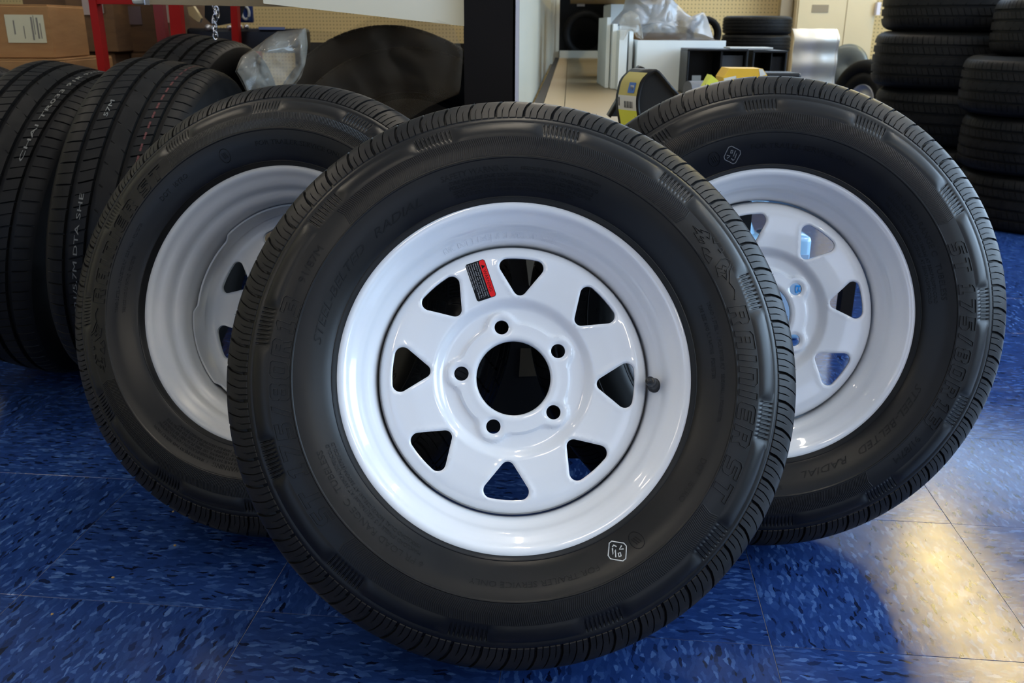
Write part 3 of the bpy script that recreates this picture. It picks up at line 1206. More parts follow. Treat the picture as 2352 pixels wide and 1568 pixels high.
def window_wall(name, along, fixed, thick, a0, a1, opens, wn, wm=None):
    """a wall with openings; opens = [(a, b, z0, z1)] along its length"""
    bm = bmesh.new()

    def seg(p, q_, z0, z1):
        if q_ - p < 1e-4:
            return
        if along == 'y':
            box(bm, fixed, fixed + thick, p, q_, z0, z1)
        else:
            box(bm, p, q_, fixed, fixed + thick, z0, z1)
    cur = a0
    for (p, q_, z0, z1) in opens:
        seg(cur, p, -.05, ZC + .1)
        seg(p, q_, -.05, z0)
        seg(p, q_, z1, ZC + .1)
        cur = q_
    seg(cur, a1, -.05, ZC + .1)
    w = bm_obj(name, bm, wm or M['wall'])
    w.rotation_euler = (0, 0, RY)
    tag(w, kind='structure')
    for (p, q_, z0, z1) in opens:
        fb = bmesh.new()
        n = max(1, round((q_ - p) / 1.15))
        th = .05
        f0, f1 = fixed + .02, fixed + .08
        for k in range(n + 1):
            c = p + (q_ - p) * k / n
            c = min(max(c, p + th / 2), q_ - th / 2)
            d = (f0, f1, c - th / 2, c + th / 2, z0, z1)
            if along == 'x':
                d = (d[2], d[3], d[0], d[1], z0, z1)
            box(fb, *d)
        for zz in (z0, z1 - th):
            d = (f0, f1, p, q_, zz, zz + th)
            if along == 'x':
                d = (p, q_, f0, f1, zz, zz + th)
            box(fb, *d)
        fo = bm_obj('window_%d' % wn[0], fb, M['frame'])
        fo.rotation_euler = (0, 0, RY)
        tag(fo, kind='structure')
        wn[0] += 1


wn = [1]
window_wall('wall_right', 'y', XR, .12, YF, YB, [(-1.1, 4.9, .6, 2.6)], wn)
window_wall('wall_front', 'x', YF - .12, .12, XL, XR + .12, [(-3.1, -.7, .1, 2.3), (1.1, 2.7, .45, 2.35)], wn, mat('darkened_front_wall', (.16, .17, .18), .85))  # unseen front wall, toned dark to weaken its reflection in the tyre rubber
window_wall('wall_back', 'x', YB, .12, XL, XR, [(-.1, 4.0, 1.65, 2.85)], wn, M['pegboard'])

# ceiling lamps: long fluorescent fixtures in rows that run the length of the shop
M['lamp_body'] = mat('lamp_body', (.7, .7, .68), .5)
M['tube'] = mat('lamp_lens', (.9, .9, .85), .4, emit=(1.0, .76, .24), estr=60.0)
M['tube_dim'] = mat('lamp_lens_dim', (.9, .9, .85), .4, emit=(1.0, .88, .70), estr=40.0)


def ceiling_lamp(x, y, L, label, glow=None):
    root = empty('ceiling_lamp', room(x, y, ZC - .10), (0, 0, RY))
    tag(root, label, 'lamp', 'fluorescent ceiling lamps')
    box_obj('lamp_housing', (-.09, .09, -L / 2, L / 2, .03, .10), M['lamp_body'], root, .004)
    box_obj('lamp_lens', (-.040, .040, -L / 2 + .01, L / 2 - .01, -.005, .0299), glow or M['tube'], root, .008)
    return root


for lx, nm in ((2.49, 'right'), (-.1, 'middle'), (-2.7, 'left')):
    for ly, nn in ((-1.5, 'nearest the front windows'), (1.6, 'second from the front'), (4.1, 'second from the back wall'), (5.62, 'nearest the back wall')):
        if nm == 'left' and ly > 3:
            continue
        ceiling_lamp(lx, ly, 1.5, 'warm ceiling lamp in the %s row, %s' % (nm, nn), None if nm == 'right' and ly > 3 else M['tube_dim'])

# ------------------------------------------------------------------ car tyres
M['code_white'] = mat('painted_code', (.14, .14, .125), .7)
M['code_red'] = mat('red_paint_line', (.07, .008, .008), .6)
CPROF = [(.205, .062), (.207, .072), (.214, .081), (.228, .092), (.245, .0985), (.260, .100), (.274, .0975), (.286, .092), (.2935, .0868)]
CTRD = [(.2935, .0868), (.2965, .0835), (.3000, .0775), (.3030, .0700), (.3045, .0620), (.3052, .0570), (.3053, .0560), (.3057, .0480), (.3058, .0470), (.3062, .0400), (.3066, .0300), (.3068, .0235), (.3069, .0225), (.3071, .0145),
        (.3072, .0135), (.3074, .0060), (.3075, 0)]


def car_tyre_meshes():
    NP = 48
    edges = pitches(NP)
    u = np.array([.0, .02, .055, .075, .30, .50, .52, .545, .565, .80])
    cut = np.array([0, 1, 1, 0, 0, 0, 1, 1, 0, 0])           # main cuts, and the half-way sipe
    main = np.array([0, 1, 1, 0, 0, 0, 0, 0, 0, 0])
    phis = np.concatenate([edges[i] + (edges[i + 1] - edges[i]) * u for i in range(NP)])
    cut, main = np.tile(cut, NP), np.tile(main, NP)
    rz = np.array(CTRD[:-1] + [CTRD[-1]] + [(r, -z) for r, z in CTRD[:-1][::-1]])
    z = rz[:, 1]
    az = np.abs(z)
    groove = ((az >= .0475) & (az <= .0562)) | ((az >= .0140) & (az <= .0228))
    sh = az > .0565
    mid = (az < .0475) & (az > .0228)
    cen = (az < .0140)

    def depth():
        D = np.zeros((len(phis), len(z)))
        for i in range(len(phis)):
            if main[i]:
                D[i, sh & (az < .083)] = -.0040
                D[i, mid] = -.0045
                D[i, cen & (az > .010)] = -.0030
            elif cut[i]:
                D[i, sh & (az < .083)] = -.0018
                D[i, mid] = -.0020
        D[:, groove] = -.0070
        return D
    shear = np.interp(z, [-.09, -.056, -.04, -.0228, .0228, .04, .056, .09], [.02, .0, -.02, -.045, .045, .02, .0, -.02]) * 1.0
    V, Fc = strip(phis, rz, depth, True, shear)
    me = bpy.data.meshes.new('tread')
    me.from_pydata(V.tolist(), [], Fc.tolist())
    me.materials.append(M['car_tread'])
    me.polygons.foreach_set('use_smooth', np.ones(len(me.polygons), dtype=bool))
    me.set_sharp_from_angle(angle=radians(32))
    sec = [(r, z_) for r, z_ in CPROF][::-1] + [(.205, .05), (.23, .078), (.27, .086), (.29, .06), (.294, 0), (.29, -.06), (.27, -.086), (.23, -.078), (.205, -.05)] + [(r, -z_) for r, z_ in CPROF]
    P = np.array(sec)
    n = 128
    a = np.linspace(0, 2 * pi, n, endpoint=False)
    V = np.stack([np.outer(np.cos(a), P[:, 0]), np.outer(np.sin(a), P[:, 0]), np.tile(P[:, 1], (n, 1))], -1).reshape(-1, 3)
    m2 = bpy.data.meshes.new('sidewall')
    m2.from_pydata(V.tolist(), [], grid_faces(n, len(P)).tolist())
    m2.materials.append(M['car_rubber'])
    m2.polygons.foreach_set('use_smooth', np.ones(len(m2.polygons), dtype=bool))
    m2.update()
    return me, m2


ctread_me, cside_me = car_tyre_meshes()


def axis_rot(n, spin=0.0):
    n = Vector(n).normalized()
    q_ = Vector((0, 0, 1)).rotation_difference(n)
    return (q_.to_matrix() @ Matrix.Rotation(spin, 3, 'Z')).to_euler()


def car_tyre(loc, n, label, scale=1.0, spin=0.0, group=None, name='car_tyre'):
    root = empty(name, loc, axis_rot(n, spin))
    root.scale = (scale,) * 3
    tag(root, label, 'tyre', group)
    link(bpy.data.objects.new('tread', ctread_me), root)
    link(bpy.data.objects.new('sidewall', cside_me), root)
    return root


def tread_code(root, txt, a0, a1, zc, hgt, red=None):
    u, y, z, f, w = flat_text(txt, 0, 0, 0, 0, None, radial=False)
    V = []
    for a, b, c in zip(u, y, z):
        ph = a0 + (a1 - a0) * a
        rr = .3070 + (.0004 if c > 0 else -.0002)
        V.append((rr * cos(ph), rr * sin(ph), zc - hgt * (b - .5)))
    mesh_obj('painted_code', V, f, M['code_white'], root, False)
    if red is not None:
        V, Fc = [], []
        n = 260
        for k in range(n):
            if k % 3 == 2:
                continue
            b = len(V)
            for kk in (k, k + .9):
                ph = 2 * pi * kk / n
                for zz in (red - .0016, red + .0016):
                    V.append((.3069 * cos(ph), .3069 * sin(ph), zz))
            Fc.append((b, b + 1, b + 3, b + 2))
        o = mesh_obj('red_line', V, Fc, M['code_red'], root, False)
        o['kind'] = 'stuff'


def upright(px, Y, yaw, R_, tilt=0.0):
    x = at(px, 400, Y).x
    y_ = radians(yaw)
    n = Vector((sin(y_) * cos(tilt), -cos(y_) * cos(tilt), sin(tilt)))
    return Vector((x, Y, R_ * cos(tilt) + .07 * abs(sin(tilt)))), n


GL = 'upright car tyres beside the left-hand wheel'
p, n = upright(138, 1.76, 88, .297, radians(-13))
tA = car_tyre(p, n, 'upright car tyre with a chrome wheel inside, left of the red-lined tyre', .297 / .3075, 0.0, GL)
p, n = upright(368, 1.69, 90, .302, radians(-10))
tB = car_tyre(p, n, 'upright car tyre with pale dotted code and red line, beside the left trailer wheel', .302 / .3075, 0.4, GL)
p, n = upright(475, 2.50, 80, .320, radians(-8))
tC = car_tyre(p, n, 'farthest upright car tyre, in front of the red rack beside the crumpled bag', .318 / .3075, 0.2, GL)
p, n = upright(-125, 1.88, 88, .303, radians(-13))
car_tyre(p, n, 'black upright car tyre cut off by the left edge of the photo', .303 / .3075, 0.3, GL)
tread_code(tB, 'CHAI TR033 91R 921/5,7M DTA SHE', 5.25, 3.95, -.036, .0066, .036)
tread_code(tB, '57M', 3.50, 3.38, -.036, .0066)
tread_code(tA, 'CHAI TR033 91R 921/5,7M DTA', 4.1, 2.6, .036, .0066)

# chrome wheel inside the leftmost tyre
M['chrome'] = mat('chrome', (.75, .76, .80), .07, metal=1.0)
cw_root = revolve('chrome_wheel', [(.206, .060), (.2105, .066), (.211, .072), (.207, .075), (.201, .074), (.197, .068), (.194, .055), (.187, .045), (.184, .02), (.184, -.055), (.195, -.062), (.210, -.070), (.206, -.060), (.19, -.05), (.187, 0), (.19, .04)], M['chrome'], tA, n=128, closed=True)
for k in range(7):
    a = 2 * pi * k / 7
    bm = bmesh.new()
    sec = [(.035, .020, .052), (.08, .015, .050), (.13, .014, .046), (.184, .022, .036)]
    rings = []
    for r, w, z in sec:
        rings.append([bm.verts.new((r * cos(a) - y * sin(a), r * sin(a) + y * cos(a), zz)) for y, zz in ((-w, z - .02), (-w * .8, z), (0, z + .006), (w * .8, z), (w, z - .02))])
    for A_, B_ in zip(rings[:-1], rings[1:]):
        for q2 in range(5):
            bm.faces.new((A_[q2], A_[(q2 + 1) % 5], B_[(q2 + 1) % 5], B_[q2]))
    bm.faces.new(rings[0])
    bm.faces.new(rings[-1][::-1])
    bm_obj('spoke', bm, M['chrome'], cw_root, True)
revolve('centre_cap', [(0, .062), (.02, .060), (.034, .052), (.040, .040), (.040, .02), (0, .02)], M['chrome'], cw_root, n=48)

# ------------------------------------------------------------------ stacks of tyres on the right
def stack(px, Y, zs, R_, what, grp):
    for k, (dx, dy, sc_) in enumerate(zs):
        h = .2001 * R_ / .3075
        p = at(px, 400, Y)
        order = ['bottom one', 'second up', 'third up', 'topmost']
        nm = order[k] if k < len(zs) - 1 else 'topmost'
        car_tyre((p.x + dx, Y + dy, h * (k + .5)), (0.0, 0.0, 1), 'black tyre lying flat, %s in the %s' % (nm, what), sc_ * R_ / .3075, random.uniform(0, 6), grp)


stack(2168, 3.95, [(0, 0, 1), (.02, .0, 1), (-.01, .01, 1), (.0, 0, 1)], .34, 'tall right-hand stack', 'tyres in the tall stack at the right')
stack(2620, 4.15, [(0, 0, 1), (.02, .01, 1), (-.02, 0, 1), (.01, 0, 1)], .34, 'rear stack behind the low stack', 'tyres in the rear stack at the right edge')
stack(2412, 3.30, [(.0, 0, 1), (-.02, 0, 1), (-.05, 0, 1), (.03, 0, 1)], .30, 'low stack at the right edge', 'tyres in the lower stack at the right edge')

# small leaning tyre with a silver hub
M['silver'] = mat('silver_paint', (.45, .46, .48), .35, metal=.7)
p = at(1996, 200, 5.75)
tl = car_tyre((p.x, p.y, .250), (-.90, -.42, .06), 'small tyre with a silver hub between the shiny fender and the tall stack', .80, 0, name='small_tyre')
revolve('silver_hub', [(0, .055), (.03, .058), (.05, .050), (.07, .040), (.10, .045), (.118, .066), (.122, .070), (.124, .060), (.120, .03), (.118, -.06)], M['silver'], tl, n=64)
revolve('bead_ring', [(.123, .062), (.14, .075), (.17, .084), (.208, .078), (.206, .02), (.17, .0), (.124, .0)], M['car_rubber'], tl, n=64)

# ------------------------------------------------------------------ shelving behind the wheels
M['shelf'] = noisy(mat('cream_enamel', rough=0.42, spec=0.4), 2, (.245, .185, .10), (.27, .205, .115))
M['shelf_grey'] = noisy(mat('grey_white_enamel', rough=0.38, spec=0.5), 2, (.33, .32, .26), (.37, .36, .30))
M['dark_panel'] = noisy(mat('dark_brown_panel', rough=0.5, spec=.12), 5, (.006, .0045, .004), (.008, .006, .005))
M['edge'] = mat('pale_edge_strip', (.50, .48, .52), .35)


def ymesh(name, pts, m, parent=None, th=.012, axis=(0, 1, 0)):
    """a board through the given corner points, with thickness th along axis"""
    ax = Vector(axis) * th
    n = len(pts)
    V = [tuple(p) for p in pts] + [tuple(Vector(p) + ax) for p in pts]
    Fc = [tuple(range(n))[::-1], tuple(range(n, 2 * n))] + [(i, (i + 1) % n, n + (i + 1) % n, n + i) for i in range(n)]
    bm = bmesh.new()
    vs = [bm.verts.new(v) for v in V]
    for f in Fc:
        bm.faces.new([vs[i] for i in f])
    return bm_obj(name, bm, m, parent)


M['kick'] = noisy(mat('black_kick_panel', rough=.6), 5, (.006, .005, .0045), (.009, .008, .007))
PY = 1.80
gon = empty('shelf_unit', (0, 0, 0))
tag(gon, 'cream metal shelf unit with a dark brown end post behind the foremost wheel', 'shelf unit')
a, b = at(1065, 60, PY), at(1184, 60, PY)
ymesh('end_post', [(a.x, PY, 0), (b.x, PY, 0), (b.x, PY, 1.35), (a.x, PY, 1.35)], M['dark_panel'], gon, .04)
ymesh('edge_strip', [(b.x, PY - .002, 0), (b.x + .007, PY - .002, 0), (b.x + .007, PY - .002, 1.35), (b.x, PY - .002, 1.35)], M['edge'], gon, .03)
# side panel running back along the shop
c0, c1 = Vector((b.x + .0075, PY)), Vector((b.x + .0075 + .0555 * 4.75, PY + 4.75, 0))
ymesh('side_panel', [(c0.x, c0.y, .475), (c1.x, c1.y, .475), (c1.x, c1.y, 1.35), (c0.x, c0.y, 1.35)], M['shelf_grey'], gon, -.012, (1, 0, 0))
for k, (px, Y) in enumerate(((1262, 5.2), (1277, 6.2))):
    q0 = at(px, 60, Y)
    ymesh('upright', [(q0.x, Y, .475), (q0.x + .022, Y, .475), (q0.x + .022, Y, 1.2), (q0.x, Y, 1.2)], M['shelf_grey'], gon, .03)
# fascia boards of the shelf above
a, b = at(605, 8, 1.40), at(1066, 60, 1.80)
ymesh('shelf_fascia', [a, b, b + Vector((0, 0, .06)), a + Vector((0, 0, .06))], M['shelf'], gon, .015)
a, b = at(328, 10, 1.95), at(800, 18, 2.05)
ymesh('shelf_fascia', [a, b, b + Vector((0, 0, .09)), a + Vector((0, 0, .09))], M['shelf'], gon, .015)
bm = bmesh.new()
a = at(300, -2, 1.94)
b = at(334, 10, 1.94)
box(bm, a.x, b.x, 1.94, 1.965, b.z, a.z + .06, bev=.006)
bm_obj('bracket_tip', bm, mat('white_plastic_tip', (.55, .54, .46), .5), gon)
a = at(334, 11, 1.935)
box_obj('metal_clip', (a.x, a.x + .002, 1.93, 1.955, a.z, a.z + .09), M['silver'], gon)
ymesh('back_panel', [(-.75, 3.25, 0), (-.08, 3.25, 0), (-.08, 3.25, .615), (-.75, 3.25, .615)], M['kick'], gon, .01)
ymesh('shading_shelf_board', [(-.38, 1.50, .752), (-.09, 1.82, .752), (-.02, 3.0, .752), (-.62, 3.0, .752), (-.55, 2.2, .752)], M['shelf'], gon, .018, (0, 0, 1))  # unseen board above the view, added to shade the tyres below
# the low deck
DZ = .48
dk = empty('shelf_deck', (0, 0, 0))
tag(dk, 'low cream shelf deck carrying boxes behind the wheels', 'shelf')


def deck_pt(px, py):
    d = _f + (px - 1176) / F * CR + (784 - py) / F * CU
    t = (DZ - CH) / d.z
    return Vector((0, 0, CH)) + d * t


def yat(px, Y):
    return at(px, 60, Y).x


gap = .012
edges_x = [1208, 1250, 1284]
far = 5.0
ends = [(c0.x + .02, room(0, 0).x)]
# deck planks run back along the shop
dirv = Vector((.058, .9983, 0))
xs0 = [-.014, .012, .068, .62]
for i in range(3):
    x0_, x1_ = xs0[i] + .0008, xs0[i + 1] - .0008
    P0, P1 = Vector((x0_, 1.315, DZ)), Vector((x1_, 1.315, DZ))
    L_ = 4.9
    pts = [P0, P1, P1 + dirv * L_, P0 + dirv * L_]
    ymesh('deck_board', pts, M['shelf'] if i else M['dark_panel'], dk, -.02, (0, 0, 1))
s2_ = dirv * .70
pts = [Vector((.6220, 1.315, DZ)) + s2_, Vector((.79, 1.315, DZ)) + s2_, Vector((.79, 1.315, DZ)) + dirv * 3.0, Vector((.6220, 1.315, DZ)) + dirv * 3.0]
ymesh('deck_board', pts, M['shelf'], dk, -.02, (0, 0, 1))
for x_, y_ in ((.10, 1.36), (.36, 1.475), (.812, 2.12), (1.0, 4.0), (.62, 5.9)):
    box_obj('deck_leg', (x_ - .015, x_ + .015, y_ - .015, y_ + .015, 0, DZ - .02), M['dark_panel'], dk)
box_obj('kick_panel', (-.35, .385, 1.445, 1.457, .002, DZ - .021), M['kick'], dk)
for (pa_, pb_, pc_, pd_) in (((1204, 560), (1234, 560), (1224, 655), (1215, 655)),):
    ymesh('pale_edge', [at(*pa_, 1.4445), at(*pb_, 1.4445), at(*pc_, 1.4445), at(*pd_, 1.4445)], M['shelf_grey'], dk, -.002)
ymesh('pale_edge', [at(1196, 800, 1.4445), at(1222, 800, 1.4445), at(1237, 862, 1.4445), at(1192, 864, 1.4445)], mat('brown_board', (.10, .075, .045), .7), dk, -.002)
U0 = Vector((.075, 1.315, .81)) + dirv * 1.7
ymesh('upper_board', [U0, U0 + Vector((.42, 0, 0)), U0 + Vector((.42, 0, 0)) + dirv * 3.2, U0 + dirv * 3.2], M['shelf'], dk, .02, (0, 0, 1))
# back lip of the deck and the dark cubby behind it
q0 = Vector((xs0[1], 1.315, DZ)) + dirv * 4.88
box_obj('deck_lip', (q0.x, q0.x + .36, q0.y - .03, q0.y, DZ - .01, DZ + .045), M['shelf_grey'], dk)
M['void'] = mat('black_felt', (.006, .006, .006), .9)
cb_ = empty('storage_cubby', (0, 0, 0))
tag(cb_, 'open dark cubby at the far end of the low shelf deck', 'cabinet')
cy = q0.y + .02
xa, xb = yat(1278, cy), yat(1400, cy)
z1_ = at(1300, -30, cy).z
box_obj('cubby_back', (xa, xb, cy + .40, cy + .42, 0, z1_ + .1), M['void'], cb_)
box_obj('cubby_side', (xa - .03, xa, cy, cy + .42, 0, z1_ + .1), M['shelf_grey'], cb_)
box_obj('cubby_side', (xb, xb + .03, cy, cy + .42, 0, z1_ + .1), M['shelf_grey'], cb_)
box_obj('cubby_floor', (xa, xb, cy, cy + .40, .45, .468), M['shelf'], cb_)
box_obj('cubby_top', (xa - .03, xb + .03, cy, cy + .42, z1_ + .1, z1_ + .13), M['shelf'], cb_)
a = at(1334, 9, cy)
box_obj('price_tag', (a.x - .025, a.x + .025, cy - .012, cy - .010, a.z - .015, a.z + .015), mat('white_card', (.6, .6, .62), .6), cb_)
car_tyre((at(1345, 60, cy + .2).x, cy + .20, .47 + .155), (0, -1, 0), 'black tyre standing inside the dark cubby', .5, name='small_tyre')

# ------------------------------------------------------------------ boxes and goods on the deck
M['card_white'] = noisy(mat('white_cardboard', rough=0.7), 5, (.74, .77, .75), (.80, .83, .81))
M['card_brown'] = noisy(mat('brown_cardboard', rough=0.8), 14, (.25, .12, .036), (.31, .155, .05), stretch=(1, 1, 6))
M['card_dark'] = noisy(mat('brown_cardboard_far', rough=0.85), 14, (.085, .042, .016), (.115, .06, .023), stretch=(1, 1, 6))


def open_box(name, x0, x1, y0, y1, z0, z1, label, cat, outer, inner, th=.004, rot=0.0, flaps=True):
    root = empty(name, ((x0 + x1) / 2, (y0 + y1) / 2, z0), (0, 0, rot))
    tag(root, label, cat)
    w, d, h = (x1 - x0) / 2, (y1 - y0) / 2, z1 - z0
    bm = bmesh.new()
    for dims in ((-w, w, -d, -d + th, 0, h), (-w, w, d - th, d, 0, h), (-w, -w + th, -d + th, d - th, 0, h), (w - th, w, -d + th, d - th, 0, h), (-w + th, w - th, -d + th, d - th, 0, th)):
        box(bm, *dims)
    bm_obj('box_body', bm, outer, root)
    if inner:
        bm = bmesh.new()
        e = .0006
        for dims in ((-w + th, w - th, d - th - e, d - th, th, h), (-w + th, -w + th + e, -d + th, d - th - e, th, h), (w - th - e, w - th, -d + th, d - th - e, th, h)):
            box(bm, *dims)
        bm_obj('brown_lining', bm, inner, root)
    return root


YW = 2.98
a, b = at(1460, 188, YW), at(1668, 92, YW)
zt = at(1460, 92, YW).z
wb = open_box('cardboard_box', a.x, b.x, YW, YW + .30, DZ + .001, zt, 'open white cardboard box with plastic film spilling out, on the low deck', 'box', M['card_white'], M['card_brown'])
box_obj('raised_flap', (-(b.x - a.x) / 2 + .02, (b.x - a.x) / 2 - .07, .152, .155, .04, zt - DZ + .020), M['card_brown'], wb)
# flat white cartons standing on edge beside it
for k, (x0_, x1_, yt, Y) in enumerate(((1447, 1456, 72, 3.02), (1424, 1443, 70, 2.98), (1408, 1419, 55, 3.06), (1394, 1403, 40, 3.10))):
    a = yat(x0_, Y)
    b = yat(x1_, Y)
    z_ = at(1430, yt, Y).z
    bm = bmesh.new()
    box(bm, a, b, Y, Y + .30, DZ + .001, z_, bev=.001)
    o = bm_obj('flat_carton', bm, M['card_white'])
    tag(o, ['flat white carton on edge, touching the open white box', 'wide flat carton on edge, second from the open white box', 'narrow flat carton on edge, third from the open white box', 'narrow flat carton on edge, farthest from the open white box'][k], 'carton', 'flat white cartons standing on edge')
# second white box farther back, above it
Y2 = 3.60
a, b = at(1400, 110, Y2), at(1555, 12, Y2)
zt2 = at(1480, 10, Y2).z
open_box('cardboard_box', a.x, b.x, Y2, Y2 + .3, DZ + .001, zt2, 'taller white cardboard box with a brown rim behind the flat cartons', 'box', M['card_white'], M['card_brown'])
box_obj_ = None

# crumpled plastic
film = bpy.data.materials.new('clear_plastic_film')
film.use_nodes = True
b_ = bsdf(film)
b_.inputs['Base Color'].default_value = (.46, .42, .34, 1)
b_.inputs['Roughness'].default_value = .22
b_.inputs['Alpha'].default_value = .30
b_.inputs['Coat Weight'].default_value = .6
b_.inputs['Specular IOR Level'].default_value = .8
M['film'] = film
film2 = film.copy()
film2.name = 'milky_plastic_film'
bsdf(film2).inputs['Alpha'].default_value = .6
bsdf(film2).inputs['Base Color'].default_value = (.40, .385, .38, 1)
bsdf(film2).inputs['Coat Weight'].default_value = .25
bsdf(film2).inputs['Roughness'].default_value = .35
M['film_milky'] = film2
film3 = film.copy()
film3.name = 'dusky_plastic_film'
bsdf(film3).inputs['Alpha'].default_value = .10
bsdf(film3).inputs['Base Color'].default_value = (.14, .10, .06, 1)
bsdf(film3).inputs['Roughness'].default_value = .55
bsdf(film3).inputs['Coat Weight'].default_value = 0
bsdf(film3).inputs['Specular IOR Level'].default_value = .3
M['film_dusky'] = film3


def crumple(name, outline, Y, depth, m, label, seed, amp=.02, bulge=.05, parent=None, cat='plastic bag', freq=9.0):
    """a crumpled sheet: front and back skins over an outline given in the plane at distance Y"""
    pts = [at(x, y, Y) for x, y in outline]
    P2 = [Vector((p.x, p.z)) for p in pts]
    n = len(P2)
    cen = sum(P2, Vector((0, 0))) / n
    N1, N2 = 90, 26
    # walk the outline, and draw rings towards the centre
    L = [0]
    for i in range(n):
        L.append(L[-1] + (P2[(i + 1) % n] - P2[i]).length)
    ring = []
    for k in range(N1):
        s = L[-1] * k / N1
        i = max(j for j in range(n) if L[j] <= s)
        t = (s - L[i]) / (L[i + 1] - L[i] + 1e-9)
        ring.append(P2[i].lerp(P2[(i + 1) % n], t))
    bm = bmesh.new()
    for side in (1, -1):
        rows = []
        for j in range(N2 + 1):
            f = j / N2
            row = []
            for k in range(N1):
                p = ring[k].lerp(cen, f)
                v = Vector((p.x, 0, p.y))
                q_ = v * freq + Vector((seed, side * 3, 0))
                w = 0
                for o_ in range(3):
                    w += (abs(noise.noise(q_ * 2 ** o_)) * 2 - .5) / 1.8 ** o_
                e = min(1, f * 5)
                y_ = Y + depth / 2 - side * (depth / 2 * min(1, math.sqrt(max(0, 1 - (1 - f) ** 2))) * 1.0 + e * amp * w) - bulge * 0
                wob = Vector((noise.noise(q_ * 2 + Vector((5, 0, 0))), 0, noise.noise(q_ * 2 + Vector((0, 9, 0))))) * amp * .5 * (.4 + e)
                row.append(bm.verts.new((p.x + wob.x, y_, p.y + wob.z)))
            rows.append(row)
        for A_, B_ in zip(rows[:-1], rows[1:]):
            for k in range(N1):
                k2 = (k + 1) % N1
                bm.faces.new((A_[k], A_[k2], B_[k2], B_[k]))
    bmesh.ops.remove_doubles(bm, verts=bm.verts, dist=.0008)
    o = bm_obj(name, bm, m, parent, smooth=True)
    sharp(o, 28)
    if not parent:
        tag(o, label, cat)
    return o


crumple('plastic_bag', [(1405, 60), (1440, 20), (1450, -20), (1530, -25), (1560, 5), (1600, 40), (1632, 30), (1645, 60), (1655, 92), (1600, 96), (1540, 92), (1480, 92), (1470, 62), (1430, 60)], 3.03, .20, M['film_milky'], 'milky plastic film heaped in the open white box', 3.3, .022)
crumple('plastic_bag', [(1424, 52), (1432, 34), (1450, 24), (1468, 34), (1474, 60), (1480, 92), (1466, 88), (1458, 70), (1440, 72), (1434, 92), (1424, 92)], 2.93, .03, M['film'], 'small clear plastic bag draped over the flat cartons', 8.3, .012)
crumple('plastic_sheet', [(524, 170), (545, 130), (575, 105), (625, 72), (690, 65), (693, 100), (688, 150), (668, 186), (640, 220), (560, 230)], 1.52, .08, M['film'], 'crumpled clear plastic bag catching the light beside the upright car tyres', 1.7, .026)
crumple('wrapping_film', [(688, 70), (780, 76), (850, 40), (930, 30), (1040, 60), (1062, 120), (1055, 215), (980, 250), (900, 300), (700, 300), (660, 190)], 1.70, .06, M['film_dusky'], 'dusky plastic film wrapped over the dark tyres left of the end post', 5.9, .02, freq=4.0)

# wrapped tyres under the film
car_tyre((-.245, 2.16, .315), (.10, -.97, .2), 'dark wrapped tyre behind the crumpled clear bag', 1.0, 0)
car_tyre((-.33, 2.52, .335), (.0, -.98, .12), 'black tyre rising just below the cream fascia, before the pegboard', 1.09, 1.1)
car_tyre((-.33, 2.86, .335), (.1, -.98, .05), 'black tyre behind the wrapped one, its top against the pegboard', 1.05, .5)

# black open storage boxes
M['bin'] = mat('black_bin_plastic', (.005, .0055, .0065), .4, spec=.25)
M['bin_in'] = mat('grey_bin_liner', (.03, .034, .042), .5)
YB_ = 2.80


def bin_box(x0, x1, yt, yb, label, liner, dz=0.0):
    a, b = at(x0, 60 + F * (CH - DZ - .001) / YB_ , YB_), at(x1, yt, YB_)
    a.z = DZ + .001
    w, h, d, th = (b.x - a.x) / 2, at(x0, yt, YB_).z - a.z, .16, .006
    root = empty('storage_bin', ((a.x + b.x) / 2, YB_ + d / 2, a.z), (0, 0, -.04))
    tag(root, label, 'bin', 'black plastic storage bins')
    bm = bmesh.new()
    for dims in ((-w, w, -d / 2, d / 2, h - th, h), (-w, w, -d / 2, d / 2, 0, th), (-w, -w + th, -d / 2, d / 2, th, h - th), (w - th, w, -d / 2, d / 2, th, h - th), (-w, w, d / 2 - th, d / 2, th, h - th)):
        box(bm, *dims, bev=.0015)
    bm_obj('bin_shell', bm, M['bin'], root)
    box_obj('bin_divider', (w * .12, w * .18, -d / 2 + .01, d / 2 - th, th, h - th), M['bin'], root)
    box_obj('bin_lining', (w * .22, w * .9, -d / 2 + .03, -d / 2 + .034, th, h * .86), liner, root)
    return root


br = bin_box(1577, 1722, 112, 192, 'left black storage bin with a grey label, in front of the open white box', M['bin_in'])
a = at(1577, 150, YB_)
box_obj('bin_label', (-.0715, -.045, -.0812, -.0806, .018, .056), mat('grey_label', (.16, .17, .17), .6), br)
bin_box(1725, 1812, 116, 190, 'right black storage bin, nearest the shiny metal fender', M['bin'])

# yellow packets
M['yellow'] = mat('yellow_card', (.62, .36, .015), .5)
M['yellow_green'] = mat('yellow_green_card', (.60, .62, .06), .5)
M['blue_print'] = mat('blue_print', (.05, .13, .38), .5)
M['white_print'] = mat('white_print', (.55, .55, .52), .6)
M['black_print'] = mat('black_print', (.03, .03, .03), .6)


def wedge(name, pts, Y, depth, m, label, cat, parent=None):
    P_ = [at(x, y, Y) for x, y in pts]
    o = ymesh(name, P_, m, parent, depth)
    if not parent:
        tag(o, label, cat)
    return o


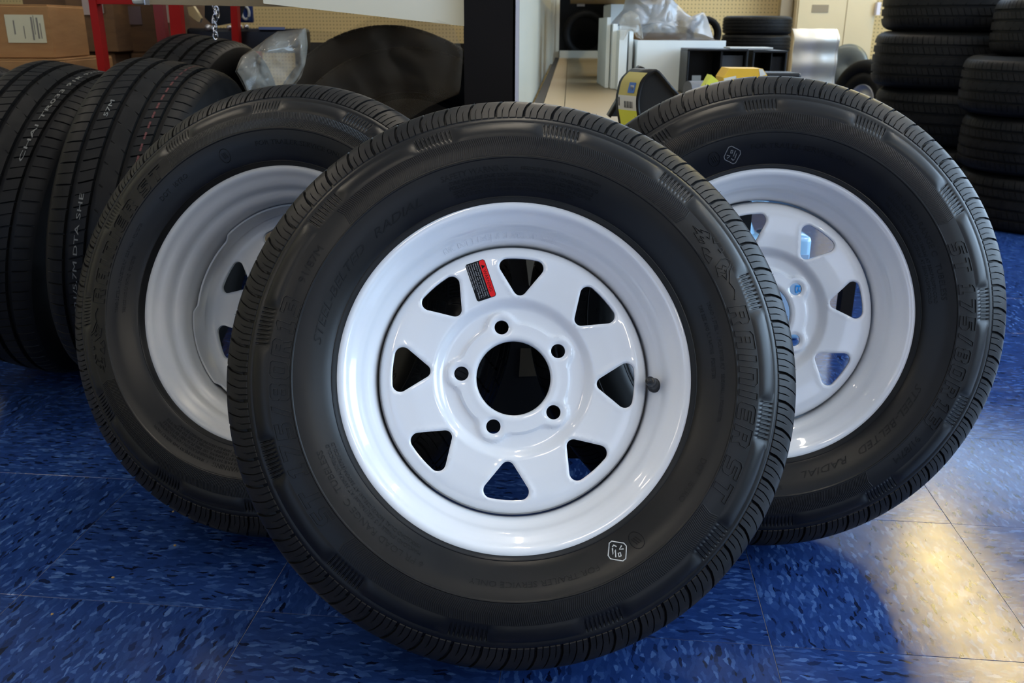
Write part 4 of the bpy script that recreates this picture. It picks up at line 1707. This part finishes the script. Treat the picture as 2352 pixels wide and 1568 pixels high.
YP = 2.28
yp = wedge('yellow_carton', [(1660, 232), (1662, 178), (1676, 157), (1752, 158), (1762, 172), (1762, 232)], YP, .09, M['yellow'], 'yellow carton lying in front of the black storage bins', 'carton')
wedge('printed_panel', [(1746, 175), (1743, 159), (1752, 159), (1760, 172)], YP - .0008, .0007, M['white_print'], '', '', yp)
wedge('printed_strip', [(1662, 180), (1690, 174), (1692, 180), (1664, 186)], YP - .0008, .0007, M['white_print'], '', '', yp)
wedge('yellow_packet', [(1600, 236), (1634, 172), (1650, 185), (1644, 236), (1610, 236)], YP - .02, .05, M['yellow_green'], 'small yellow-green packet poking up beside the grey tube end', 'packet')
# grey rubber tube end
bm = bmesh.new()
a = at(1580, 193, 2.60)
a.z = DZ + .0265
dv = Vector((.055, .020, .0))
tube(bm, [a, a + dv * .5, a + dv], .0255, 24)
o = bm_obj('rubber_tube', bm, noisy(mat('dusty_rubber', rough=.5), 30, (.05, .055, .07), (.12, .12, .13)), smooth=True)
sharp(o, 40)
tag(o, 'short dusty black rubber tube end behind the right-hand wheel', 'tube')
a, b = at(1745, 190, 2.35), at(1842, 168, 2.35)
a.z = DZ + .001
bm = bmesh.new()
box(bm, a.x, b.x, 2.35, 2.45, a.z, b.z, bev=.006)
tag(bm_obj('rubber_pad', bm, M['bin']), 'flat black rubber pad right of the yellow carton', 'pad')
a, b = at(1672, 112, 2.84), at(1770, 106, 2.84)
bm = bmesh.new()
box(bm, a.x, b.x, 2.81, 2.90, a.z + .001, a.z + .005)
tag(bm_obj('paper_sheet', bm, M['white_print']), 'white paper lying on the black storage bins', 'paper')


# tent-shaped black rubber chocks
def chock(outline, Y, dvec, th, label, band=None):
    """a folded strip: outline points (pixels) at distance Y, run back along dvec"""
    P_ = [at(x, y, Y) for x, y in outline]
    root = empty('wheel_chock', (0, 0, 0))
    tag(root, label, 'wheel chock')
    bm = bmesh.new()
    rows = []
    for k in range(2):
        off = Vector(dvec) * k
        outer, inner = [], []
        for i, p in enumerate(P_):
            a_ = P_[max(i - 1, 0)]
            b2 = P_[min(i + 1, len(P_) - 1)]
            t = (b2 - a_).normalized()
            nn = Vector((t.z, 0, -t.x))
            outer.append(bm.verts.new(p + off))
            inner.append(bm.verts.new(p + nn * th + off))
        rows.append(outer + inner[::-1])
    n = len(rows[0])
    for i in range(n):
        bm.faces.new((rows[0][i], rows[0][(i + 1) % n], rows[1][(i + 1) % n], rows[1][i]))
    m_ = len(P_)
    for k in (0, 1):
        for i in range(m_ - 1):
            r = rows[k]
            bm.faces.new((r[i], r[i + 1], r[n - 2 - i], r[n - 1 - i]))
    bm_obj('chock_shell', bm, M['bin'], root, True)
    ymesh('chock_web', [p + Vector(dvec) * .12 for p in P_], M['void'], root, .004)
    if band:
        for nm, i0, i1, mm in band:
            pts = P_[i0:i1 + 1]
            bm = bmesh.new()
            A_ = [bm.verts.new(p + Vector(dvec) * .02 + Vector((-.0012, -.0002, .0006))) for p in pts]
            B_ = [bm.verts.new(p + Vector(dvec) * .86 + Vector((-.0012, -.0002, .0006))) for p in pts]
            for i in range(len(pts) - 1):
                bm.faces.new((A_[i], A_[i + 1], B_[i + 1], B_[i]))
            bm_obj(nm, bm, mm, root, True)

        def patch(nm, i0, i1, s0, s1, t0, t1, mm):
            A_, B_ = P_[i0], P_[i1]
            q_ = []
            for t, s_q in ((t0, s0), (t1, s0), (t1, s1), (t0, s1)):
                q_.append(A_.lerp(B_, t) + Vector(dvec) * s_q + Vector((-.0020, -.0006, .0008)))
            bm = bmesh.new()
            bm.faces.new([bm.verts.new(v) for v in q_])
            bm_obj(nm, bm, mm, root)
        for k_ in range(9):
            patch('bar_code_line', 1, 4, .18 + k_ * .045, .18 + k_ * .045 + (.03 if k_ % 3 else .018), .15, .60, M['black_print'])
        patch('printed_mark', 1, 4, .78, .84, .25, .85, M['black_print'])
        patch('blue_print', 4, 7, .15, .45, .2, .95, M['blue_print'])
        patch('white_print', 4, 7, .22, .38, .35, .75, M['white_print'])
    return root


legL = [(1470, 292), (1464, 256), (1463, 243), (1463, 232), (1464, 222), (1466, 214), (1468, 204), (1472, 190), (1478, 180), (1490, 168), (1501, 161), (1508, 159), (1515, 163), (1524, 173), (1541, 194), (1562, 218)]
chock([(x, y) for x, y in legL], 1.72, (-.034, .050, .0), .005, 'black tent-shaped rubber wheel chock with a yellow label and bar code',
      [('yellow_band', 0, 1, M['yellow_green']), ('white_band', 1, 4, M['white_print']), ('yellow_label', 4, 9, mat('dull_yellow_label', (.40, .34, .10), .5))])
chock([(1398, 268), (1440, 196), (1452, 180), (1468, 156), (1473, 152), (1480, 155), (1492, 170), (1500, 190), (1545, 268)], 1.90, (.0, .05, .0), .005, 'second black rubber wheel chock, peeking out behind the labelled one')

# small tyres stacked far back
for k, (y0, y1) in enumerate(((79, 119), (38, 78))):
    Y = 5.2
    zc = (at(1737, y0, Y).z + at(1737, y1, Y).z) / 2
    car_tyre((at(1737, 80, Y).x, Y, zc), (0, 0, 1), 'small black tyre on the far cream cabinet, %s of two' % ('lower' if k == 0 else 'upper'), .60, 0, 'two small tyres stacked on the far deck', name='small_tyre').scale = (.60, .60, .47)
car_tyre((at(1618, 60, 5.06).x, 5.06, at(1737, 119, 5.2).z + .0905), (.12, -.99, 0), 'small black tyre standing half hidden behind the milky plastic film', .295, 0, name='small_tyre')
o = box_obj('storage_table', (at(1600, 60, 5.0).x, at(1812, 60, 5.0).x, 5.0, 5.4, 0, at(1737, 119, 5.2).z - .003), M['shelf'])
tag(o, 'cream cabinet under the two small stacked tyres', 'cabinet')

# ------------------------------------------------------------------ pillar, fender
M['pillar'] = noisy(mat('cream_pillar', rough=.5), 2, (.60, .49, .29), (.66, .54, .32))
YC = 6.45
a, b = yat(1826, YC), yat(2006, YC)
pil = empty('cream_cabinet', (0, 0, 0))
tag(pil, 'tall cream cabinet behind the shiny metal fender', 'cabinet')
ymesh('cabinet_body', [(a, YC, 0), (b, YC, 0), (b, YC, 1.9), (a, YC, 1.9)], M['pillar'], pil, .25)
w_ = b - a
ymesh('door_panel', [(a + .01, YC - .012, .05), (a + w_ * .62, YC - .012, .05), (a + w_ * .62, YC - .012, 1.88), (a + .01, YC - .012, 1.88)], M['pillar'], pil, .012)
ymesh('door_panel', [(a + w_ * .63, YC - .012, .05), (b - .008, YC - .012, .05), (b - .008, YC - .012, 1.88), (a + w_ * .63, YC - .012, 1.88)], M['pillar'], pil, .012)
q1 = at(1882, 22, YC - .013)
box_obj('small_plate', (q1.x - .05, q1.x + .06, YC - .015, YC - .0125, q1.z - .02, q1.z + .03), M['shelf'], pil)
q1 = at(2016, 20, YC - .03)
box_obj('white_tag', (q1.x - .012, q1.x + .012, YC - .05, YC + .02, q1.z - .04, q1.z + .04), mat('white_tag', (.7, .66, .72), .5), pil)
box_obj('side_post', (yat(1795, YC), yat(1822, YC), YC + .06, YC + .12, 0, 1.9), M['shelf'], pil)

M['alu'] = mat('brushed_aluminium', (.90, .88, .84), .50, metal=.6)
YFd = 4.45
xa, xb = yat(1828, YFd), yat(1926, YFd)
fd = empty('trailer_fender', (0, 0, 0))
tag(fd, 'polished aluminium trailer fender reflecting the lamps, left of the small leaning tyre', 'fender')
z_top = at(1870, 66, YFd).z
V, Fc = [], []
n = 40
Rr = .36
for k in range(n + 1):
    a = radians(12 + 96 * k / n)
    t_ = k / n
    y_ = YFd + .05 - .05 * sin(min(t_ * 9, 1) * pi / 2)
    z_ = z_top - (z_top - .02) * t_ ** 1.25
    bead = .006 * sin(t_ * 34)
    V += [(xa, y_ + bead, z_), (xb, y_ + bead, z_), (xb, y_ + .004 + bead, z_ - .004), (xa, y_ + .004 + bead, z_ - .004)]
for k in range(n):
    b = k * 4
    for j in range(4):
        Fc.append((b + j, b + (j + 1) % 4, b + 4 + (j + 1) % 4, b + 4 + j))
mesh_obj('fender_skin', V, Fc, M['alu'], fd)
V2 = [(xb + (.012 if j in (1, 2) else 0), v[1] + (.0 if j < 2 else .012), v[2]) for k in range(n + 1) for j, v in enumerate([V[k * 4 + 1]] * 4)]
mesh_obj('rolled_edge', V2, Fc, M['alu'], fd)
# round grey flange behind the fender
o = revolve('grey_disc', [(0, .0), (.03, .004), (.05, .010), (.11, .010), (.13, .002), (.132, -.012), (0, -.012)], mat('grey_galvanised', (.14, .155, .15), .45, metal=.6), None, n=48)
o.location = at(1945, 150, 6.15)
o.rotation_euler = axis_rot((-.5, -.8, 0))
tag(o, 'round grey galvanised disc standing behind the shiny fender', 'disc')
st_ = box_obj('disc_stand', (-.1, .1, .02, .04, -o.location.z, -.10), M['silver'], None)
st_.location = o.location + Vector((.03, .05, 0))
tag(st_, 'grey metal stand holding the round galvanised disc', 'stand')

# ------------------------------------------------------------------ left background
YK = 2.45
M['label_cream'] = mat('cream_label', (.50, .46, .30), .7)


def carton(name, x0, x1, y0, y1, z0, z1, rot, label, mm, lab=None, flapped=False):
    root = empty(name, ((x0 + x1) / 2, (y0 + y1) / 2, z0), (0, 0, rot))
    tag(root, label, 'box', 'brown cardboard boxes at the left')
    w, d, h = (x1 - x0) / 2, (y1 - y0) / 2, z1 - z0
    box_obj('box_body', (-w, w, -d, d, 0, h), mm, root, .003)
    box_obj('top_flap', (-w + .002, w - .002, -d + .001, -.001, h, h + .003), mm, root)
    box_obj('top_flap', (-w + .002, w - .002, .001, d - .001, h, h + .003), mm, root)
    return root


YX = 2.28
a, b = at(-60, 133, YX), at(100, 13, YX)
c1b = carton('cardboard_box', a.x, b.x, YX, YX + .22, a.z, at(90, 13, YX).z, .06, 'small cardboard box with a cream shipping label, on top of another box', M['card_brown'])
w = (b.x - a.x) / 2
h = at(90, 13, YX).z - a.z
la, lb = at(14, 98, YX), at(92, 34, YX)
lab = box_obj('shipping_label', (la.x - (a.x + b.x) / 2, lb.x - (a.x + b.x) / 2 - .002, -.1112, -.1105, la.z - a.z, lb.z - a.z), M['label_cream'], c1b)
for k, (u0, u1, v0, v1) in enumerate(((.66, .70, .10, .92), (.73, .745, .3, .98), (.80, .84, .15, .9), (.88, .90, .15, .7), (.20, .23, .3, .8), (.45, .47, .15, .6))):
    lw, lh = lb.x - la.x - .002, lb.z - la.z
    box_obj('printed_line', (la.x - (a.x + b.x) / 2 + lw * u0, la.x - (a.x + b.x) / 2 + lw * u1, -.1118, -.1112, la.z - a.z + lh * v0, la.z - a.z + lh * v1), mat('label_print', (.16, .14, .11), .7), lab)
a2, b2 = at(-90, 210, YX), at(152, 121, YX)
carton('cardboard_box', a2.x, b2.x, YX - .03, YX + .27, 0, a.z - .004, .05, 'wide cardboard box under the small labelled one', M['card_brown'])
# tall boxes behind
YT = 2.75
carton('cardboard_box', yat(60, YT), yat(176, YT), YT, YT + .35, 0, .95, .0, 'tall brown box with printed lines behind the labelled box', M['card_dark'])
for k, yy in enumerate((20, 32, 46, 62, 80)):
    p0, p1 = at(104 + 3 * k, yy, YT - .003), at(135 + 3 * k, yy + 5, YT - .003)
kb = carton('cardboard_box', yat(180, YT), yat(284, YT), YT - .06, YT + .35, at(200, 118, YT).z, .98, 0, 'tall brown box behind the front red post', M['card_dark'])
carton('cardboard_box', yat(180, YT), yat(272, YT), YT - .05, YT + .35, 0, at(200, 119, YT).z - .004, 0, 'lower brown box directly behind the front red post', M['card_dark'])
carton('cardboard_box', yat(306, YT + .1), yat(400, YT + .1), YT + .05, YT + .45, 0, at(300, 119, YT + .1).z - .004, 0, 'lower brown box between the two red posts', M['card_dark'])
carton('cardboard_box', yat(312, YT + .1), yat(402, YT + .1), YT + .05, YT + .45, at(300, 119, YT + .1).z, .98, 0, 'dark brown box with pale labels between the red posts', M['card_dark'])
for px0, px1, y0, y1, c in ((192, 208, -10, 34, (.30, .24, .22)), (226, 236, 8, 30, (.2, .16, .15)), (288, 322, 14, 56, (.11, .075, .075)), (378, 396, 12, 52, (.40, .36, .30))):
    Yl = YT - .066 if px0 < 280 else YT + .046
    p0, p1 = at(px0, y1, Yl), at(px1, y0, Yl)
    o = box_obj('paper_label', (p0.x, p1.x, Yl, Yl + .001, p0.z, p1.z), mat('paper_label', c, .7), None)
    tag(o, {192: 'pale paper label left of the front red post', 226: 'faint paper label just right of the front red post', 288: 'dim mauve paper label between the red posts', 378: 'bright paper label left of the thick red post'}[px0], 'label')

# red rack
M['red'] = noisy(mat('red_enamel', rough=.5, spec=.15), 8, (.26, .005, .004), (.31, .008, .005))
rk = empty('red_rack', (0, 0, 0))
tag(rk, 'red metal rack with slanting posts in front of the cardboard boxes', 'rack')


def post(p0, p1, w, d, m, name='rack_post'):
    p0, p1 = Vector(p0), Vector(p1)
    bm = bmesh.new()
    V_ = []
    for p_ in (p0, p1):
        V_.append([bm.verts.new((p_.x + sx * w / 2, p_.y + sy * d / 2, p_.z)) for sx, sy in ((-1, -1), (1, -1), (1, 1), (-1, 1))])
    for k in range(4):
        bm.faces.new((V_[0][k], V_[0][(k + 1) % 4], V_[1][(k + 1) % 4], V_[1][k]))
    bm.faces.new(V_[0][::-1])
    bm.faces.new(V_[1])
    return bm_obj(name, bm, m, rk)


Yr = 2.30
pa, pb = at(218, 4, Yr), at(242, 180, Yr)
dirp = (pb - pa) / (pa.z - pb.z)
post(pa + dirp * (-.05), pb + dirp * pb.z, .018, .03, M['red'])
Y3 = 2.62
pa, pb = at(404, 12, Y3), at(411, 95, Y3)
dirp = (pb - pa) / (pa.z - pb.z)
post(pa + dirp * (-.1), pb + dirp * pb.z, .031, .03, M['red'])
pa, pb = at(366, 12, Y3 + .12), at(379, 120, Y3 + .12)
dirp = (pb - pa) / (pa.z - pb.z)
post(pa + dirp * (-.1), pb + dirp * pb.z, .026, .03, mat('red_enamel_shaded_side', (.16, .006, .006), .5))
pa, pb = at(540, 12, Y3 + .24), at(545, 120, Y3 + .24)
dirp = (pb - pa) / (pa.z - pb.z)
post(pa + dirp * (-.1), pb + dirp * pb.z, .020, .03, M['red'])
pa, pb = at(208, 1, Yr), at(306, 0, Yr)
box_obj('rack_bar', (pa.x, pb.x, Yr - .012, Yr + .012, pa.z - .008, pa.z + .03), M['red'], rk)
pa, pb = at(548, 130, Y3 + .2), at(600, 118, Y3 + .2)
box_obj('rack_bar', (pa.x, pb.x, Y3 + .19, Y3 + .21, pa.z - .01, pb.z), M['red'], rk)

# blue bottle with a pale handle, steel chain, bits behind
bt = empty('blue_bottle', at(562, 52, 3.2))
tag(bt, 'blue bottle with a pale handle in front of the pegboard', 'bottle')
revolve('bottle_body', [(0, 0), (.028, 0), (.031, .004), (.031, .07), (.026, .085), (.012, .095), (.012, .11), (0, .11)], mat('blue_plastic', (.012, .03, .13), .35), bt, n=32)
bm = bmesh.new()
tube(bm, [(.014 + .012 * cos(t), -.031, .030 + .020 * sin(t)) for t in np.linspace(0, 2 * pi, 20, endpoint=False)], .0045, 8, True)
bm_obj('pale_handle', bm, M['white_print'], bt, True)
ch = empty('steel_chain', (0, 0, 0))
tag(ch, 'steel chain hanging in front of the dark goods right of the thick red post', 'chain')
Yh = 2.45
for k, (px, py) in enumerate(((492, 14), (497, 24), (500, 33), (494, 42), (491, 52), (493, 62), (494, 72), (495, 82))):
    bm = bmesh.new()
    c = at(px, py, Yh)
    q_ = []
    for t in np.linspace(0, 2 * pi, 16, endpoint=False):
        lx, lz = .006 * cos(t), .010 * sin(t)
        q_.append((c.x + (lx if k % 2 else lx * .3), c.y + (0 if k % 2 else lx), c.z + lz))
    tube(bm, q_, .0018, 6, True)
    bm_obj('chain_link', bm, M['chrome'], ch, True)
bm = bmesh.new()
p0 = at(440, 40, 2.95)
dg = empty('dark_trailer_part', (0, 0, 0))
tag(dg, 'dark steel trailer part with bright bolts behind the red posts', 'trailer part')
a, b = at(432, 120, 2.9), at(700, 66, 2.9)
box_obj('steel_beam', (a.x, b.x, 2.9, 2.98, a.z, b.z), mat('dark_steel', (.012, .013, .016), .35, metal=.3), dg, .01)
a, b = at(596, 68, 2.9), at(655, 62, 2.9)
box_obj('bright_edge', (a.x, b.x, 2.89, 2.9, a.z, b.z), mat('blue_steel', (.10, .12, .20), .3, metal=.5), dg)
for px, py, rr in ((478, 64, .010), (527, 64, .008), (550, 62, .008), (566, 62, .007), (560, 110, .010), (573, 117, .008), (520, 106, .008)):
    c = at(px, py, 2.885)
    o = revolve('bolt_head', [(0, .012), (rr * .6, .010), (rr, .004), (rr, -.006), (0, -.006)], M['silver'], dg, n=12)
    o.location = c
    o.rotation_euler = (pi / 2, 0, 0)
a, b = at(430, 58, 2.96), at(530, 4, 2.96)
ymesh('curved_plate', [at(470, 4, 2.96), at(560, 4, 2.96), at(545, 50, 2.96), at(490, 60, 2.96), at(470, 40, 2.96)], M['bin'], dg, .03)
ymesh('brass_bracket', [at(430, 16, 2.94), at(444, 14, 2.94), at(462, 42, 2.94), at(458, 52, 2.94), at(446, 44, 2.94), at(434, 34, 2.94)], mat('pale_brass', (.65, .52, .28), .35, metal=.4), dg, .02)

# clear jugs of washer fluid on the floor behind the right-hand wheel
M['jug'] = mat('pale_blue_jug', (.30, .52, .72), .25, coat=.5)
M['jug_label'] = mat('jug_label', (.40, .55, .72), .5)
M['jug_word'] = mat('bright_blue_word', (.02, .32, .75), .5)
for k, (px, lab_) in enumerate(((1735, 'pale blue jug of fluid seen through the stud holes of the right-hand wheel'), (1850, 'pale blue jug with bright blue lettering seen through a window of the right-hand wheel'))):
    Y = 2.0
    x_ = yat(px, Y)
    r_ = empty('fluid_jug', (x_, Y, 0))
    tag(r_, lab_, 'jug', 'fluid jugs on the floor behind the right-hand wheel')
    bm = bmesh.new()
    box(bm, -.052, .052, -.05, .05, 0, .24, bev=.012)
    bm_obj('jug_body', bm, M['jug'], r_, True)
    revolve('jug_neck', [(.04, .238), (.03, .262), (.019, .275), (.019, .292), (0, .292)], M['jug'], r_, n=24)
    revolve('jug_cap', [(0, .292), (.022, .292), (.022, .312), (0, .312)], M['jug_word'], r_, n=24)
    box_obj('jug_label', (-.040, .046, -.0512, -.0502, .04, .20), M['jug_label'], r_)
    if k == 1:
        u, y, z, f, w = flat_text('AV BLUE', 0, 0, 0, 0, None, radial=False)
        mesh_obj('jug_word', [(.024 + .016 * b_2, -.0518 - (.0003 if c > 0 else 0), .195 - .150 * a_) for a_, b_2, c in zip(u, y, z)], f, M['jug_word'], r_, False)

# crumbs and lint on the floor
M['crumb'] = mat('floor_grit', (.35, .22, .08), .8)
for k, (px, py) in enumerate(((398, 1175), (120, 1411), (260, 1327), (402, 1253))):
    d = _f + (px - 1176) / F * CR + (784 - py) / F * CU
    t = -CH / d.z
    c = Vector((0, 0, CH)) + d * t
    bm = bmesh.new()
    bmesh.ops.create_icosphere(bm, subdivisions=1, radius=.0022)
    for v in bm.verts:
        v.co *= random.uniform(.7, 1.2)
        v.co.z *= .5
    o = bm_obj('floor_crumb', bm, M['crumb'], None, True)
    o.location = (c.x, c.y, .0008)
    tag(o, ['tiny tan crumb at the foot of the left-hand wheel', 'tiny tan crumb near the lower left corner of the photo', 'tan crumb farthest right of the row line at lower left', 'small tan crumb on the dark floor between the left wheel and the front tile row'][k], 'crumb', 'crumbs on the floor')
